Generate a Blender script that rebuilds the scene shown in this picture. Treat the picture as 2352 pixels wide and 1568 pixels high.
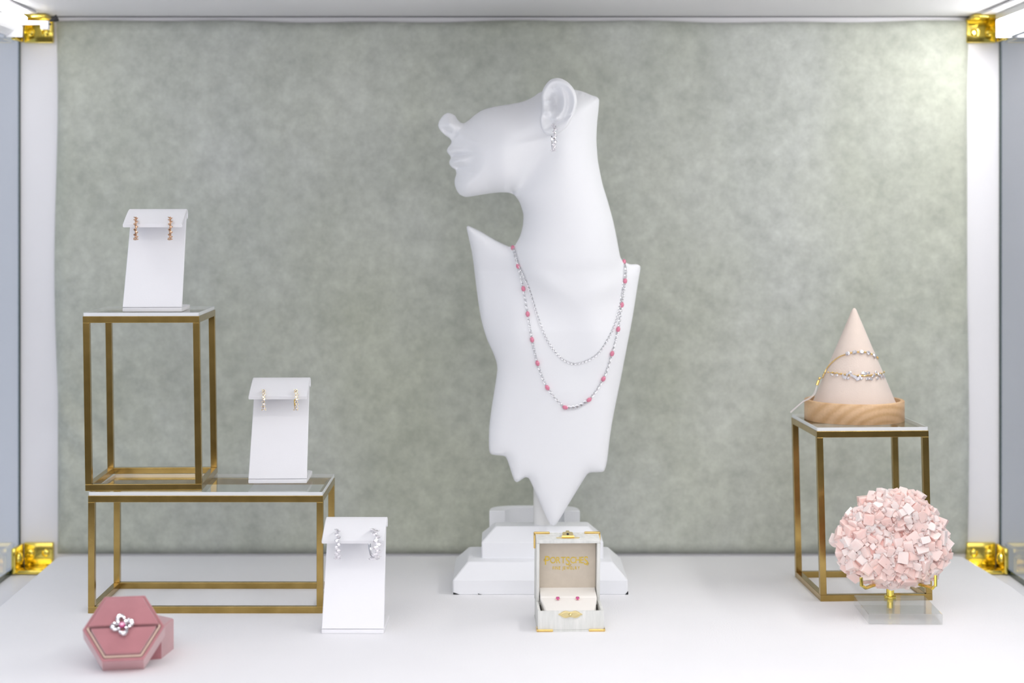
import bpy, bmesh, math, random
import numpy as np
from mathutils import Vector, Matrix, noise as mnoise
from mathutils.geometry import delaunay_2d_cdt

for o in list(bpy.data.objects):
    bpy.data.objects.remove(o)
S = bpy.context.scene
COL = S.collection
PI = math.pi
random.seed(7)

# ------------------------------------------------------------------ camera, world, lights
FPX, CX, HY, CH = 3900.0, 1160.0, 490.0, 0.34     # focal length in px, vanishing point, camera height
cam_d = bpy.data.cameras.new('camera')
cam = bpy.data.objects.new('camera', cam_d)
COL.objects.link(cam)
cam.location = (0, 0, CH)
cam.rotation_euler = (PI / 2, 0, 0)
cam_d.sensor_width = 36
cam_d.lens = FPX / 2352 * 36
cam_d.shift_x = (1176 - CX) / 2352
cam_d.shift_y = (HY - 784) / 2352
cam_d.clip_start = 0.02
cam_d.dof.use_dof = True
cam_d.dof.focus_distance = 1.455
cam_d.dof.aperture_fstop = 4.3
S.camera = cam

w = bpy.data.worlds.new('world')
S.world = w
w.use_nodes = True
w.node_tree.nodes['Background'].inputs[0].default_value = (0.985, 0.965, 0.985, 1)
w.node_tree.nodes['Background'].inputs[1].default_value = 1.55
S.view_settings.view_transform = 'Standard'
S.view_settings.look = 'None'
S.view_settings.exposure = 0.29
S.view_settings.gamma = 1.0
S.view_settings.use_curve_mapping = False
LED_FRONT, LED_SIDE, LED_TAPE = 6.0, 28.0, 11.0


def P(px, py, Z):
    """photograph pixel + distance -> world point"""
    return Vector(((px - CX) / FPX * Z, Z, CH - (py - HY) / FPX * Z))


# ------------------------------------------------------------------ materials
def new_mat(name):
    m = bpy.data.materials.new(name)
    m.use_nodes = True
    return m, m.node_tree.nodes, m.node_tree.links, m.node_tree.nodes['Principled BSDF']


def pm(name, col, rough=0.5, metal=0.0, spec=0.5, var=0.0, vscale=40, bump=0.0, bscale=400, col2=None,
       sheen=0.0, sss=0.0, coat=0.0, stretch=None):
    m, N, L, b = new_mat(name)
    b.inputs['Base Color'].default_value = (*col, 1)
    b.inputs['Roughness'].default_value = rough
    b.inputs['Metallic'].default_value = metal
    b.inputs['Specular IOR Level'].default_value = spec
    b.inputs['Sheen Weight'].default_value = sheen
    b.inputs['Coat Weight'].default_value = coat
    if sss:
        b.inputs['Subsurface Weight'].default_value = sss
        b.inputs['Subsurface Radius'].default_value = (1, .6, .5)
        b.inputs['Subsurface Scale'].default_value = .004
    tc = N.new('ShaderNodeTexCoord')
    src = tc.outputs['Object']
    if stretch:
        mp = N.new('ShaderNodeMapping')
        mp.inputs['Scale'].default_value = stretch
        L.new(src, mp.inputs['Vector'])
        src = mp.outputs['Vector']
    if var or col2:
        n = N.new('ShaderNodeTexNoise')
        n.inputs['Scale'].default_value = vscale
        n.inputs['Detail'].default_value = 6
        L.new(src, n.inputs['Vector'])
        r = N.new('ShaderNodeValToRGB')
        r.color_ramp.elements[0].position = .3
        r.color_ramp.elements[1].position = .7
        c2 = col2 or tuple(max(0, c * (1 - var)) for c in col)
        r.color_ramp.elements[0].color = (*c2, 1)
        r.color_ramp.elements[1].color = (*col, 1)
        L.new(n.outputs['Fac'], r.inputs['Fac'])
        L.new(r.outputs['Color'], b.inputs['Base Color'])
    if bump:
        n2 = N.new('ShaderNodeTexNoise')
        n2.inputs['Scale'].default_value = bscale
        n2.inputs['Detail'].default_value = 4
        L.new(src, n2.inputs['Vector'])
        bp = N.new('ShaderNodeBump')
        bp.inputs['Strength'].default_value = bump
        bp.inputs['Distance'].default_value = .001
        L.new(n2.outputs['Fac'], bp.inputs['Height'])
        L.new(bp.outputs['Normal'], b.inputs['Normal'])
    return m


def thin_glass(name, tint, gloss=1.0, ior=1.5):
    m, N, L, b = new_mat(name)
    N.remove(b)
    out = N['Material Output']
    tr = N.new('ShaderNodeBsdfTransparent')
    tr.inputs[0].default_value = (*tint, 1)
    gl = N.new('ShaderNodeBsdfGlossy')
    gl.inputs['Roughness'].default_value = .01
    gl.inputs[0].default_value = (gloss, gloss, gloss, 1)
    fr = N.new('ShaderNodeFresnel')
    fr.inputs[0].default_value = ior
    mx = N.new('ShaderNodeMixShader')
    ge = N.new('ShaderNodeNewGeometry')
    iv = N.new('ShaderNodeMath')
    iv.operation = 'SUBTRACT'
    iv.inputs[0].default_value = 1
    L.new(ge.outputs['Backfacing'], iv.inputs[1])
    mu = N.new('ShaderNodeMath')
    mu.operation = 'MULTIPLY'
    L.new(fr.outputs[0], mu.inputs[0])
    L.new(iv.outputs[0], mu.inputs[1])
    L.new(mu.outputs[0], mx.inputs[0])
    L.new(tr.outputs[0], mx.inputs[1])
    L.new(gl.outputs[0], mx.inputs[2])
    L.new(mx.outputs[0], out.inputs[0])
    return m


def emit(name, strength, col=(1, .98, .96)):
    m, N, L, b = new_mat(name)
    b.inputs['Base Color'].default_value = (.9, .9, .9, 1)
    b.inputs['Emission Color'].default_value = (*col, 1)
    b.inputs['Emission Strength'].default_value = strength
    return m


M = {}
M['platform'] = pm('platform_cloth', (.89, .885, .90), .85, var=.03, vscale=6, bump=.25, bscale=700, spec=.2)
M['white_panel'] = pm('white_panel', (.86, .855, .88), .45, var=.02, vscale=8)
M['ceiling'] = pm('ceiling_panel', (.80, .79, .80), .5, var=.03, vscale=8)
M['dark'] = pm('dark_gap', (.02, .022, .025), .5, var=.2)
M['wall_blue'] = pm('pale_blue_wall', (.37, .41, .48), .8, var=.05, vscale=2)
M['wall_grey'] = pm('grey_wall', (.23, .25, .27), .8, var=.1, vscale=3)
M['dark_wood'] = pm('dark_wood', (.03, .025, .02), .5, var=.3, vscale=8)
M['pane'] = thin_glass('pane_glass', (.93, .945, .955))
M['shelf_glass'] = thin_glass('shelf_glass', (.965, .975, .98))
M['glass_edge'] = pm('polished_glass_edge', (.80, .82, .84), .25, var=.04)
M['pane_edge'] = pm('pane_edge', (.03, .06, .05), .2, var=.2)
M['led_front'] = emit('led_front', LED_FRONT)
M['led_side'] = emit('led_side', LED_SIDE)
M['led_tape'] = emit('led_tape', LED_TAPE)
M['alu'] = pm('aluminium', (.80, .80, .83), .35, metal=.7, var=.05)
M['white_plastic'] = pm('white_plastic', (.86, .86, .88), .4, var=.02)
M['black_plastic'] = pm('black_plastic', (.01, .01, .012), .5, var=.1)
M['brass_bright'] = pm('polished_brass', (.93, .74, .16), .13, metal=1, var=.1, vscale=60, bump=.05, bscale=120)
M['brass'] = pm('brushed_brass', (.50, .35, .12), .21, metal=1, col2=(.38, .26, .08), vscale=70, bump=.015, bscale=1600)
M['gold'] = pm('gold_metal', (.95, .68, .25), .2, metal=1, var=.1)
M['pale_gold'] = pm('pale_gold', (.85, .72, .38), .3, metal=1, var=.1)
M['rose_gold'] = pm('rose_gold', (.86, .52, .30), .2, metal=1, var=.1)
M['silver'] = pm('silver_metal', (.82, .82, .84), .16, metal=1, var=.06)
M['bust'] = pm('bust_white', (.86, .87, .895), .55, var=.015, vscale=30, spec=.3)
M['post'] = pm('post_white', (.80, .80, .79), .4, var=.02)
M['leatherette'] = pm('white_leatherette', (.88, .88, .905), .55, bump=.05, bscale=900, var=.01, spec=.3)
M['velvet'] = pm('pink_velvet', (.50, .215, .235), .85, sheen=.8, var=.12, vscale=60, bump=.15, bscale=1500, spec=.1)
M['velvet_edge'] = pm('pale_pink_velvet', (.72, .46, .48), .85, sheen=.8, var=.06, vscale=60, spec=.1)
M['trim_beige'] = pm('beige_trim', (.72, .54, .44), .5, var=.1)
M['linen'] = pm('ivory_linen', (.80, .80, .77), .8, col2=(.68, .69, .66), vscale=300, bump=.3, bscale=900, spec=.2,
                stretch=(1, 1, .12))
M['satin'] = pm('taupe_satin', (.62, .55, .46), .38, var=.06, vscale=200, spec=.4)
M['ivory_pad'] = pm('ivory_pad', (.90, .87, .82), .8, var=.02, vscale=50, spec=.2)
M['gold_foil'] = pm('gold_foil', (.80, .58, .10), .35, metal=.55, var=.15, vscale=400)
M['cone'] = pm('blush_suede', (.80, .68, .60), .9, var=.04, vscale=80, bump=.2, bscale=900, sheen=.3, spec=.1)
M['bead'] = pm('pink_enamel', (.78, .22, .34), .2, var=.12, vscale=300, spec=.7, coat=.5)
M['stone_pink'] = pm('pink_stone', (.70, .10, .32), .05, spec=1.0, var=.3, vscale=900)
M['tag'] = pm('tag_string', (.70, .64, .64), .6, var=.1)


M['acrylic'] = thin_glass('clear_acrylic', (.945, .955, .955), 1.0, 1.6)
_n, _l = M['acrylic'].node_tree.nodes, M['acrylic'].node_tree.links
_gl = _n.new('ShaderNodeBsdfGlass')
_gl.inputs['IOR'].default_value = 1.47
_gl.inputs['Color'].default_value = (.97, .975, .98, 1)
_mx = _n.new('ShaderNodeMixShader')
_mx.inputs[0].default_value = .22
_l.new(_n['Material Output'].inputs[0].links[0].from_socket, _mx.inputs[1])
_l.new(_gl.outputs[0], _mx.inputs[2])
_l.new(_mx.outputs[0], _n['Material Output'].inputs[0])


def mk_gem():
    m, N, L, b = new_mat('clear_gem')
    b.inputs['Metallic'].default_value = .7
    b.inputs['Roughness'].default_value = .04
    b.inputs['Base Color'].default_value = (.84, .82, .85, 1)
    return m


M['gem'] = mk_gem()


M['gem_gold'] = pm('champagne_gem', (.72, .48, .33), .08, metal=.8, var=.3, vscale=900)


def mk_suede():
    m, N, L, b = new_mat('sage_suede')
    b.inputs['Roughness'].default_value = .9
    b.inputs['Sheen Weight'].default_value = .25
    b.inputs['Specular IOR Level'].default_value = .15
    tc = N.new('ShaderNodeTexCoord')

    def noise(scale, detail, rough=.55, st=None):
        mp = N.new('ShaderNodeMapping')
        if st:
            mp.inputs['Scale'].default_value = st
        L.new(tc.outputs['Object'], mp.inputs['Vector'])
        n = N.new('ShaderNodeTexNoise')
        n.inputs['Scale'].default_value = scale
        n.inputs['Detail'].default_value = detail
        n.inputs['Roughness'].default_value = rough
        L.new(mp.outputs['Vector'], n.inputs['Vector'])
        return n.outputs['Fac']

    def ramp(src, p0, p1, c0, c1):
        r = N.new('ShaderNodeValToRGB')
        r.color_ramp.elements[0].position = p0
        r.color_ramp.elements[1].position = p1
        r.color_ramp.elements[0].color = (*c0, 1)
        r.color_ramp.elements[1].color = (*c1, 1)
        L.new(src, r.inputs['Fac'])
        return r.outputs['Color']

    def mix(a, bb, f, mode='MULTIPLY'):
        x = N.new('ShaderNodeMix')
        x.data_type = 'RGBA'
        x.blend_type = mode
        if isinstance(f, float):
            x.inputs[0].default_value = f
        else:
            L.new(f, x.inputs[0])
        L.new(a, x.inputs[6])
        L.new(bb, x.inputs[7])
        return x.outputs[2]
    base = ramp(noise(5, 3, .5, (1, 1, .5)), .35, .68, (.54, .565, .485), (.565, .59, .56))
    mott = ramp(noise(58, 7, .7), .33, .70, (.80, .80, .795), (1.07, 1.07, 1.06))
    fine = ramp(noise(190, 4, .7), .3, .7, (.93, .93, .92), (1.05, 1.05, 1.05))
    cloud = ramp(noise(11, 4, .6), .3, .72, (.90, .91, .89), (1.05, 1.05, 1.05))
    c = mix(mix(mix(base, mott, 1.0), fine, 1.0), cloud, 1.0)
    L.new(c, b.inputs['Base Color'])
    bp = N.new('ShaderNodeBump')
    bp.inputs['Strength'].default_value = .25
    bp.inputs['Distance'].default_value = .002
    L.new(noise(60, 6), bp.inputs['Height'])
    L.new(bp.outputs['Normal'], b.inputs['Normal'])
    return m


M['suede'] = mk_suede()


def mk_wood():
    m, N, L, b = new_mat('pale_wood')
    b.inputs['Roughness'].default_value = .45
    tc = N.new('ShaderNodeTexCoord')
    mp = N.new('ShaderNodeMapping')
    mp.inputs['Location'].default_value = (-.016, 0, .012)
    mp.inputs['Scale'].default_value = (.8, .22, 1.15)
    L.new(tc.outputs['Object'], mp.inputs['Vector'])
    wv = N.new('ShaderNodeTexWave')
    wv.wave_type = 'RINGS'
    wv.rings_direction = 'Y'
    wv.inputs['Scale'].default_value = 42
    wv.inputs['Distortion'].default_value = 1.0
    wv.inputs['Detail'].default_value = 3
    wv.inputs['Detail Scale'].default_value = 6
    L.new(mp.outputs['Vector'], wv.inputs['Vector'])
    r = N.new('ShaderNodeValToRGB')
    r.color_ramp.elements[0].color = (.63, .39, .20, 1)
    r.color_ramp.elements[1].color = (.74, .50, .29, 1)
    r.color_ramp.elements.new(.55).color = (.70, .46, .26, 1)
    L.new(wv.outputs['Fac'], r.inputs['Fac'])
    n = N.new('ShaderNodeTexNoise')
    n.inputs['Scale'].default_value = 500
    L.new(tc.outputs['Object'], n.inputs['Vector'])
    r2 = N.new('ShaderNodeValToRGB')
    r2.color_ramp.elements[0].color = (.85, .83, .8, 1)
    r2.color_ramp.elements[1].color = (1.05, 1.05, 1.05, 1)
    L.new(n.outputs['Fac'], r2.inputs['Fac'])
    x = N.new('ShaderNodeMix')
    x.data_type = 'RGBA'
    x.blend_type = 'MULTIPLY'
    x.inputs[0].default_value = 1
    L.new(r.outputs['Color'], x.inputs[6])
    L.new(r2.outputs['Color'], x.inputs[7])
    L.new(x.outputs[2], b.inputs['Base Color'])
    return m


M['wood'] = mk_wood()


def mk_crystal(name, ca, cb):
    m, N, L, b = new_mat(name)
    b.inputs['Roughness'].default_value = .22
    b.inputs['Subsurface Weight'].default_value = .6
    b.inputs['Subsurface Radius'].default_value = (1, .7, .65)
    b.inputs['Subsurface Scale'].default_value = .004
    b.inputs['IOR'].default_value = 1.4
    oi = N.new('ShaderNodeObjectInfo')
    tc = N.new('ShaderNodeTexCoord')
    n = N.new('ShaderNodeTexNoise')
    n.inputs['Scale'].default_value = 260
    n.inputs['Detail'].default_value = 4
    L.new(tc.outputs['Object'], n.inputs['Vector'])
    a = N.new('ShaderNodeMath')
    a.operation = 'ADD'
    L.new(oi.outputs['Random'], a.inputs[0])
    L.new(n.outputs['Fac'], a.inputs[1])
    s = N.new('ShaderNodeMath')
    s.operation = 'MULTIPLY'
    s.inputs[1].default_value = .5
    w_ = N.new('ShaderNodeMath')
    w_.operation = 'MULTIPLY'
    w_.inputs[1].default_value = .45
    L.new(oi.outputs['Random'], w_.inputs[0])
    L.new(w_.outputs[0], a.inputs[0])
    L.new(a.outputs[0], s.inputs[0])
    r = N.new('ShaderNodeValToRGB')
    r.color_ramp.elements[0].position = .28
    r.color_ramp.elements[1].position = .55
    r.color_ramp.elements[0].color = (*ca, 1)
    r.color_ramp.elements[1].color = (*cb, 1)
    L.new(s.outputs[0], r.inputs['Fac'])
    L.new(r.outputs['Color'], b.inputs['Base Color'])
    return m


M['crystal'] = mk_crystal('pink_halite', (.95, .655, .605), (.98, .885, .86))
M['crystal_core'] = mk_crystal('pink_halite_core', (.86, .45, .40), (.93, .62, .57))


# ------------------------------------------------------------------ mesh builder
class MB:
    def __init__(s):
        s.v, s.f = [], []

    def add(s, vs, fs, mat=None):
        n = len(s.v)
        s.v += [(mat @ Vector(v) if mat else Vector(v)) for v in vs]
        s.f += [tuple(i + n for i in f) for f in fs]
        return s

    def box(s, x0, x1, y0, y1, z0, z1, b=0.0, mat=None):
        if b <= 0:
            vs = [(x, y, z) for z in (z0, z1) for y in (y0, y1) for x in (x0, x1)]
            fs = [(0, 2, 3, 1), (4, 5, 7, 6), (0, 1, 5, 4), (2, 6, 7, 3), (0, 4, 6, 2), (1, 3, 7, 5)]
            return s.add(vs, fs, mat)
        bm = bmesh.new()
        bmesh.ops.create_cube(bm, size=1)
        for v in bm.verts:
            v.co = Vector(((x0 + x1) / 2 + v.co.x * (x1 - x0), (y0 + y1) / 2 + v.co.y * (y1 - y0),
                           (z0 + z1) / 2 + v.co.z * (z1 - z0)))
        bmesh.ops.bevel(bm, geom=list(bm.edges), offset=b, segments=2, affect='EDGES', profile=.5)
        return s.bm(bm, mat)

    def bm(s, bm, mat=None):
        bm.verts.index_update()
        s.add([v.co.copy() for v in bm.verts], [tuple(v.index for v in f.verts) for f in bm.faces], mat)
        bm.free()
        return s

    def loft(s, rings, cap0=True, cap1=True, mat=None):
        n = len(rings[0])
        vs = [p for r in rings for p in r]
        fs = []
        for k in range(len(rings) - 1):
            for i in range(n):
                j = (i + 1) % n
                fs.append((k * n + i, k * n + j, (k + 1) * n + j, (k + 1) * n + i))
        if cap0:
            fs.append(tuple(reversed(range(n))))
        if cap1:
            fs.append(tuple(range((len(rings) - 1) * n, len(rings) * n)))
        return s.add(vs, fs, mat)

    def lathe(s, prof, seg=32, cx=0, cy=0, mat=None, cap0=True, cap1=True):
        rings = [[(cx + r * math.cos(2 * PI * i / seg), cy + r * math.sin(2 * PI * i / seg), z) for i in range(seg)]
                 for r, z in prof]
        return s.loft(rings, cap0, cap1, mat)

    def prism(s, poly, z0, z1, b=0.0, mat=None):
        bm = bmesh.new()
        vs = [bm.verts.new((x, y, z0)) for x, y in poly]
        f = bm.faces.new(vs)
        r = bmesh.ops.extrude_face_region(bm, geom=[f])
        bmesh.ops.translate(bm, verts=[e for e in r['geom'] if isinstance(e, bmesh.types.BMVert)], vec=(0, 0, z1 - z0))
        bmesh.ops.recalc_face_normals(bm, faces=bm.faces)
        if b:
            bmesh.ops.bevel(bm, geom=list(bm.edges), offset=b, segments=2, affect='EDGES', profile=.5)
        return s.bm(bm, mat)

    def tube(s, path, r, seg=8, closed=False, mat=None, flat=1.0, up=None):
        path = [Vector(p) for p in path]
        n = len(path)
        rings = []
        for i in range(n):
            a = path[(i - 1) % n] if (closed or i > 0) else path[i]
            c = path[(i + 1) % n] if (closed or i < n - 1) else path[i]
            t = (c - a).normalized()
            u = Vector(up) if up else (Vector((0, 0, 1)) if abs(t.z) < .9 else Vector((1, 0, 0)))
            x = t.cross(u).normalized()
            y = x.cross(t).normalized()
            rr = r[i] if isinstance(r, (list, tuple)) else r
            rings.append([path[i] + x * rr * math.cos(2 * PI * k / seg) + y * rr * flat * math.sin(2 * PI * k / seg)
                          for k in range(seg)])
        if closed:
            vs = [p for q in rings for p in q]
            fs = []
            for k in range(n):
                for i in range(seg):
                    j = (i + 1) % seg
                    k2 = (k + 1) % n
                    fs.append((k * seg + i, k * seg + j, k2 * seg + j, k2 * seg + i))
            return s.add(vs, fs, mat)
        return s.loft(rings, True, True, mat)

    def ball(s, c, r, seg=12, rings=8, mat=None):
        rx, ry, rz = r if isinstance(r, (list, tuple)) else (r, r, r)
        bm = bmesh.new()
        bmesh.ops.create_uvsphere(bm, u_segments=seg, v_segments=rings, radius=1)
        for v in bm.verts:
            v.co = Vector((v.co.x * rx, v.co.y * ry, v.co.z * rz))
        T = Matrix.Translation(Vector(c))
        return s.bm(bm, T @ mat if mat else T)

    def gem(s, c, r, axis=(0, -1, 0)):
        """round brilliant: table, crown, girdle, pavilion; table faces axis"""
        a = Vector(axis).normalized()
        q = Vector((0, 0, 1)).rotation_difference(a).to_matrix().to_4x4()
        T = Matrix.Translation(Vector(c)) @ q
        n = 8
        R = [[(r * k * math.cos(2 * PI * (i + o) / n), r * k * math.sin(2 * PI * (i + o) / n), r * z) for i in range(n)]
             for k, z, o in ((.12, -.75, 0), (1, 0, .0), (1, .08, 0), (.58, .42, .5))]
        return s.loft(R, True, True, T)

    def build(s, name, mat, parent=None, smooth=False, world=True, angle=35):
        me = bpy.data.meshes.new(name)
        off = Vector((0, 0, 0))
        if parent is not None and world:
            off = parent.location
            if parent.parent is not None:
                off = off + parent.parent.location
        me.from_pydata([tuple(v - off) for v in s.v], [], s.f)
        me.update()
        bm = bmesh.new()
        bm.from_mesh(me)
        bmesh.ops.recalc_face_normals(bm, faces=bm.faces)
        bm.to_mesh(me)
        bm.free()
        me.materials.append(mat)
        if smooth:
            me.polygons.foreach_set('use_smooth', [True] * len(me.polygons))
            if angle < 180:
                me.set_sharp_from_angle(angle=math.radians(angle))
        o = bpy.data.objects.new(name, me)
        COL.objects.link(o)
        if parent is not None:
            o.parent = parent
        return o


def tag(o, label, cat, group=None):
    o['label'] = label
    o['category'] = cat
    if group:
        o['group'] = group
    return o


def thing(name, label, cat, loc=(0, 0, 0), group=None, rz=0):
    o = bpy.data.objects.new(name, None)
    o.empty_display_size = .02
    COL.objects.link(o)
    o.location = loc
    o.rotation_euler = (0, 0, rz)
    return tag(o, label, cat, group)


def struct(o):
    o['kind'] = 'structure'
    return o


def children(o):
    return [c for c in bpy.data.objects if c.parent == o]


def copy_tree(o, parent=None):
    c = o.copy()
    COL.objects.link(c)
    if parent is not None:
        c.parent = parent
    for ch in children(o):
        copy_tree(ch, c)
    return c


# ------------------------------------------------------------------ the display case
XL, XR, ZB, ZF = -.486, .4956, 1.70, 1.00       # side panes, back wall, front
ZC, ZBASE = .5367, -.015
struct(MB().box(XL, XR, ZB, ZB + .012, ZBASE - .02, ZC + .02).build('wall_back', M['white_panel']))
struct(MB().box(XL - .006, XR + .006, ZF, ZB - .005, ZC, ZC + .012).build('ceiling', M['ceiling']))
struct(MB().box(XL, XR, ZB - .005, ZB, ZC - .0005, ZC + .012).build('trim_1', M['dark']))
struct(MB().box(XL - .006, XR + .006, ZF, ZB, ZBASE - .02, ZBASE).build('trim_2', M['white_panel']))
# the cloth-covered platform with softened back corners
bm = bmesh.new()
poly = [(-.430, 1.02), (.462, 1.02), (.4645, 1.35), (.4630, 1.55), (.455, 1.684), (.446, 1.6885), (-.436, 1.6885),
        (-.4445, 1.682), (-.4405, 1.55), (-.4360, 1.35)]
vs = [bm.verts.new((x, y, ZBASE)) for x, y in poly]
f = bm.faces.new(vs)
r = bmesh.ops.extrude_face_region(bm, geom=[f])
up = [e for e in r['geom'] if isinstance(e, bmesh.types.BMVert)]
bmesh.ops.translate(bm, verts=up, vec=(0, 0, -ZBASE))
bmesh.ops.bevel(bm, geom=[e for e in bm.edges if all(v.co.z > -1e-6 for v in e.verts)], offset=.003, segments=3,
                affect='EDGES', profile=.5)
struct(MB().bm(bm).build('floor', M['platform'], smooth=True))

# unseen dark counter, added opposite the case to darken the brass reflections
struct(MB().box(-2.2, 2.2, -2.0, -1.4, -.95, .30, .01).build('added_counter', M['dark_wood']))
# the shop's side walls, seen dimly through the side panes
struct(MB().box(-1.12, -1.0, .2, 6.0, -.95, 1.6).build('wall_left', M['wall_blue']))
struct(MB().box(1.0, 1.12, .2, 6.0, -.95, 1.6).build('wall_right', M['wall_grey']))

# glass side panes with dark polished edges
for nm, x0, x1 in (('window_1', XL - .006, XL), ('window_2', XR, XR + .006)):
    g = struct(MB().box(x0, x1, ZF, ZB - .001, ZBASE, ZC).build(nm, M['pane']))
    xi = x1 if nm == 'window_1' else x0
    d = .0012 if nm == 'window_1' else -.0012
    MB().box(*sorted((xi, xi + d)), ZF, ZB - .002, ZBASE, ZBASE + .005).build('pane_seam', M['pane_edge'], g)
    MB().box(*sorted((xi, xi + d)), ZB - .0035, ZB - .0005, ZBASE, ZC).build('pane_edge', M['pane_edge'], g)

# backdrop: a suede covered board, wrinkled at its lower left
NX, NZ = 160, 90
bx0, bx1, bz0, bz1 = -.4475, .4625, .0, .5318
vs, fs = [], []
for k in range(NZ + 1):
    for i in range(NX + 1):
        u, v = i / NX, k / NZ
        z = bz0 + (bz1 - bz0) * v
        x = bx0 + (bx1 - bx0) * u
        if i == 0:
            x += .002 * math.sin(9 * v) - .002 * v
        if i == NX:
            x += .0015 * math.sin(7 * v)
        if k == NZ:
            z += .0009 * math.sin(14 * u) + .0006 * math.sin(41 * u)
        y = 1.6915
        wl = math.exp(-((u - .02) / .07) ** 2) * math.exp(-((v - .2) / .17) ** 2)
        y -= .0024 * wl * (math.sin(95 * (u * 1.7 + v * .75)) + .6 * math.sin(61 * (u * 1.7 + v * .8) + 1))
        wr = math.exp(-((u - .93) / .09) ** 2) * math.exp(-((v - .5) / .2) ** 2)
        y -= .0012 * wr * math.sin(60 * (u * 1.5 - v * .7))
        y -= .0012 * mnoise.noise(Vector((u * 9, v * 5, 3.0)))
        if i in (0, NX) or k in (0, NZ):
            y = 1.698
        vs.append((x, y, z))
for k in range(NZ):
    for i in range(NX):
        a = k * (NX + 1) + i
        fs.append((a, a + 1, a + NX + 2, a + NX + 1))
n0 = len(vs)
vs += [(bx0, 1.6995, bz0), (bx1, 1.6995, bz0), (bx1, 1.6995, bz1 - .001), (bx0, 1.6995, bz1 - .001)]
fs.append((n0, n0 + 3, n0 + 2, n0 + 1))
bd = MB().add(vs, fs).build('backdrop_board', M['suede'], smooth=True, angle=180)
tag(bd, 'mottled sage grey suede covered board standing against the white back wall', 'backdrop')


# LED light bars
def light_bar(label, x_glass, sgn, mat, y0, y1):
    t = thing('light_bar', label, 'light', (x_glass, (y0 + y1) / 2, ZC))
    xa = x_glass - sgn * .0012
    MB().box(*sorted((xa, xa - sgn * .002)), y0, y1, ZC - .024, ZC - .0005, .0004).build('side_flange', M['alu'], t)
    MB().box(*sorted((xa, xa - sgn * .030)), y0, y1, ZC - .0028, ZC - .0006, .0004).build('top_flange', M['alu'], t)
    MB().box(*sorted((xa - sgn * .0150, xa - sgn * .0162)), y0, y1, ZC - .0085, ZC - .0028, .0003).build('light_block_lip', M['alu'], t)  # added lip that keeps the diffuser's direct light off the ceiling
    q = [(xa - sgn * .0022, ZC - .023), (xa - sgn * .0022, ZC - .003), (xa - sgn * .0145, ZC - .003), (xa - sgn * .0125, ZC - .012),
         (xa - sgn * .0080, ZC - .0190)]
    MB().loft([[(x, y, z) for x, z in q] for y in (y0 + .001, y1 - .001)]).build('diffuser', mat, t)
    MB().box(*sorted((xa, xa - sgn * .0160)), y1 - .001, y1 + .0012, ZC - .0255, ZC - .0028, .0004).build('end_cap', M['white_plastic'], t)
    return t


light_bar('lit white LED bar under the top along the right glass', XR, 1, M['led_side'], 1.03, 1.655)
light_bar('unlit grey channel of the light along the left glass', XL, -1, M['white_plastic'], 1.03, 1.650)

# loose LED tape at the upper left with its connector and black plug
t = thing('led_tape', 'lit LED tape on the ceiling beside the upper left brass bracket', 'light', (-.46, 1.58, ZC))
a, b = Vector((-.4700, 1.650, ZC - .0085)), Vector((-.440, 1.36, ZC - .003))
dr = (b - a)
ux = Vector((dr.y, -dr.x, 0)).normalized()
MB().loft([[p + ux * sx * .0055 + Vector((0, 0, sz)) for sx, sz in ((-1, 0), (1, 0), (1, .002), (-1, .002))]
           for p in (a, a.lerp(b, .5), b)]).build('tape', M['led_tape'], t)
for k in range(9):
    m = MB()
    p = a.lerp(b, .04 + k * .11)
    m.loft([[p + ux * sx * .0025 + dr.normalized() * sy * .0025 + Vector((0, 0, sz)) for sx, sy in
             ((-1, -1), (1, -1), (1, 1), (-1, 1))] for sz in (-.0014, .0002)])
    m.build('led_chip', M['white_plastic'], t)
c0, c1 = P(46, 50, 1.648), P(104, 56, 1.652)
t = thing('led_connector', 'white connector lead crossing the upper left brass bracket to a black plug', 'connector', c1)
MB().box(c0.x, c1.x + .001, 1.647, 1.649, c1.z - .001, c1.z + .0032, .0003).build('lead', M['white_plastic'], t)
MB().box(c1.x - .003, c1.x + .005, 1.6445, 1.651, c1.z - .0055, c1.z + .003, .0008).build('housing', M['white_plastic'], t)
m = MB()
for q in (P(107, 62, 1.645), P(115, 55, 1.645)):
    m.ball(q, (.0011, .0006, .0011), 8, 6)
m.build('contact_hole', M['black_plastic'], t)
p0, p1 = P(113, 49, 1.652), P(132, 41, 1.655)
MB().tube([p0, p0.lerp(p1, .35), p0.lerp(p1, .6), p1], [.0008, .0016, .0030, .0034], 10).build('plug', M['black_plastic'], t, True)

# the front bar that lights the case from above the opening (outside the frame)
t = thing('front_light_bar', 'long LED bar under the front edge of the case top', 'light', (0, 1.04, ZC))
MB().box(-.47, .47, 1.022, 1.050, ZC - .004, ZC - .0005, .0006).build('channel', M['alu'], t)
MB().box(-.465, .465, 1.026, 1.046, ZC - .010, ZC - .004).build('diffuser', M['led_front'], t)


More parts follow.
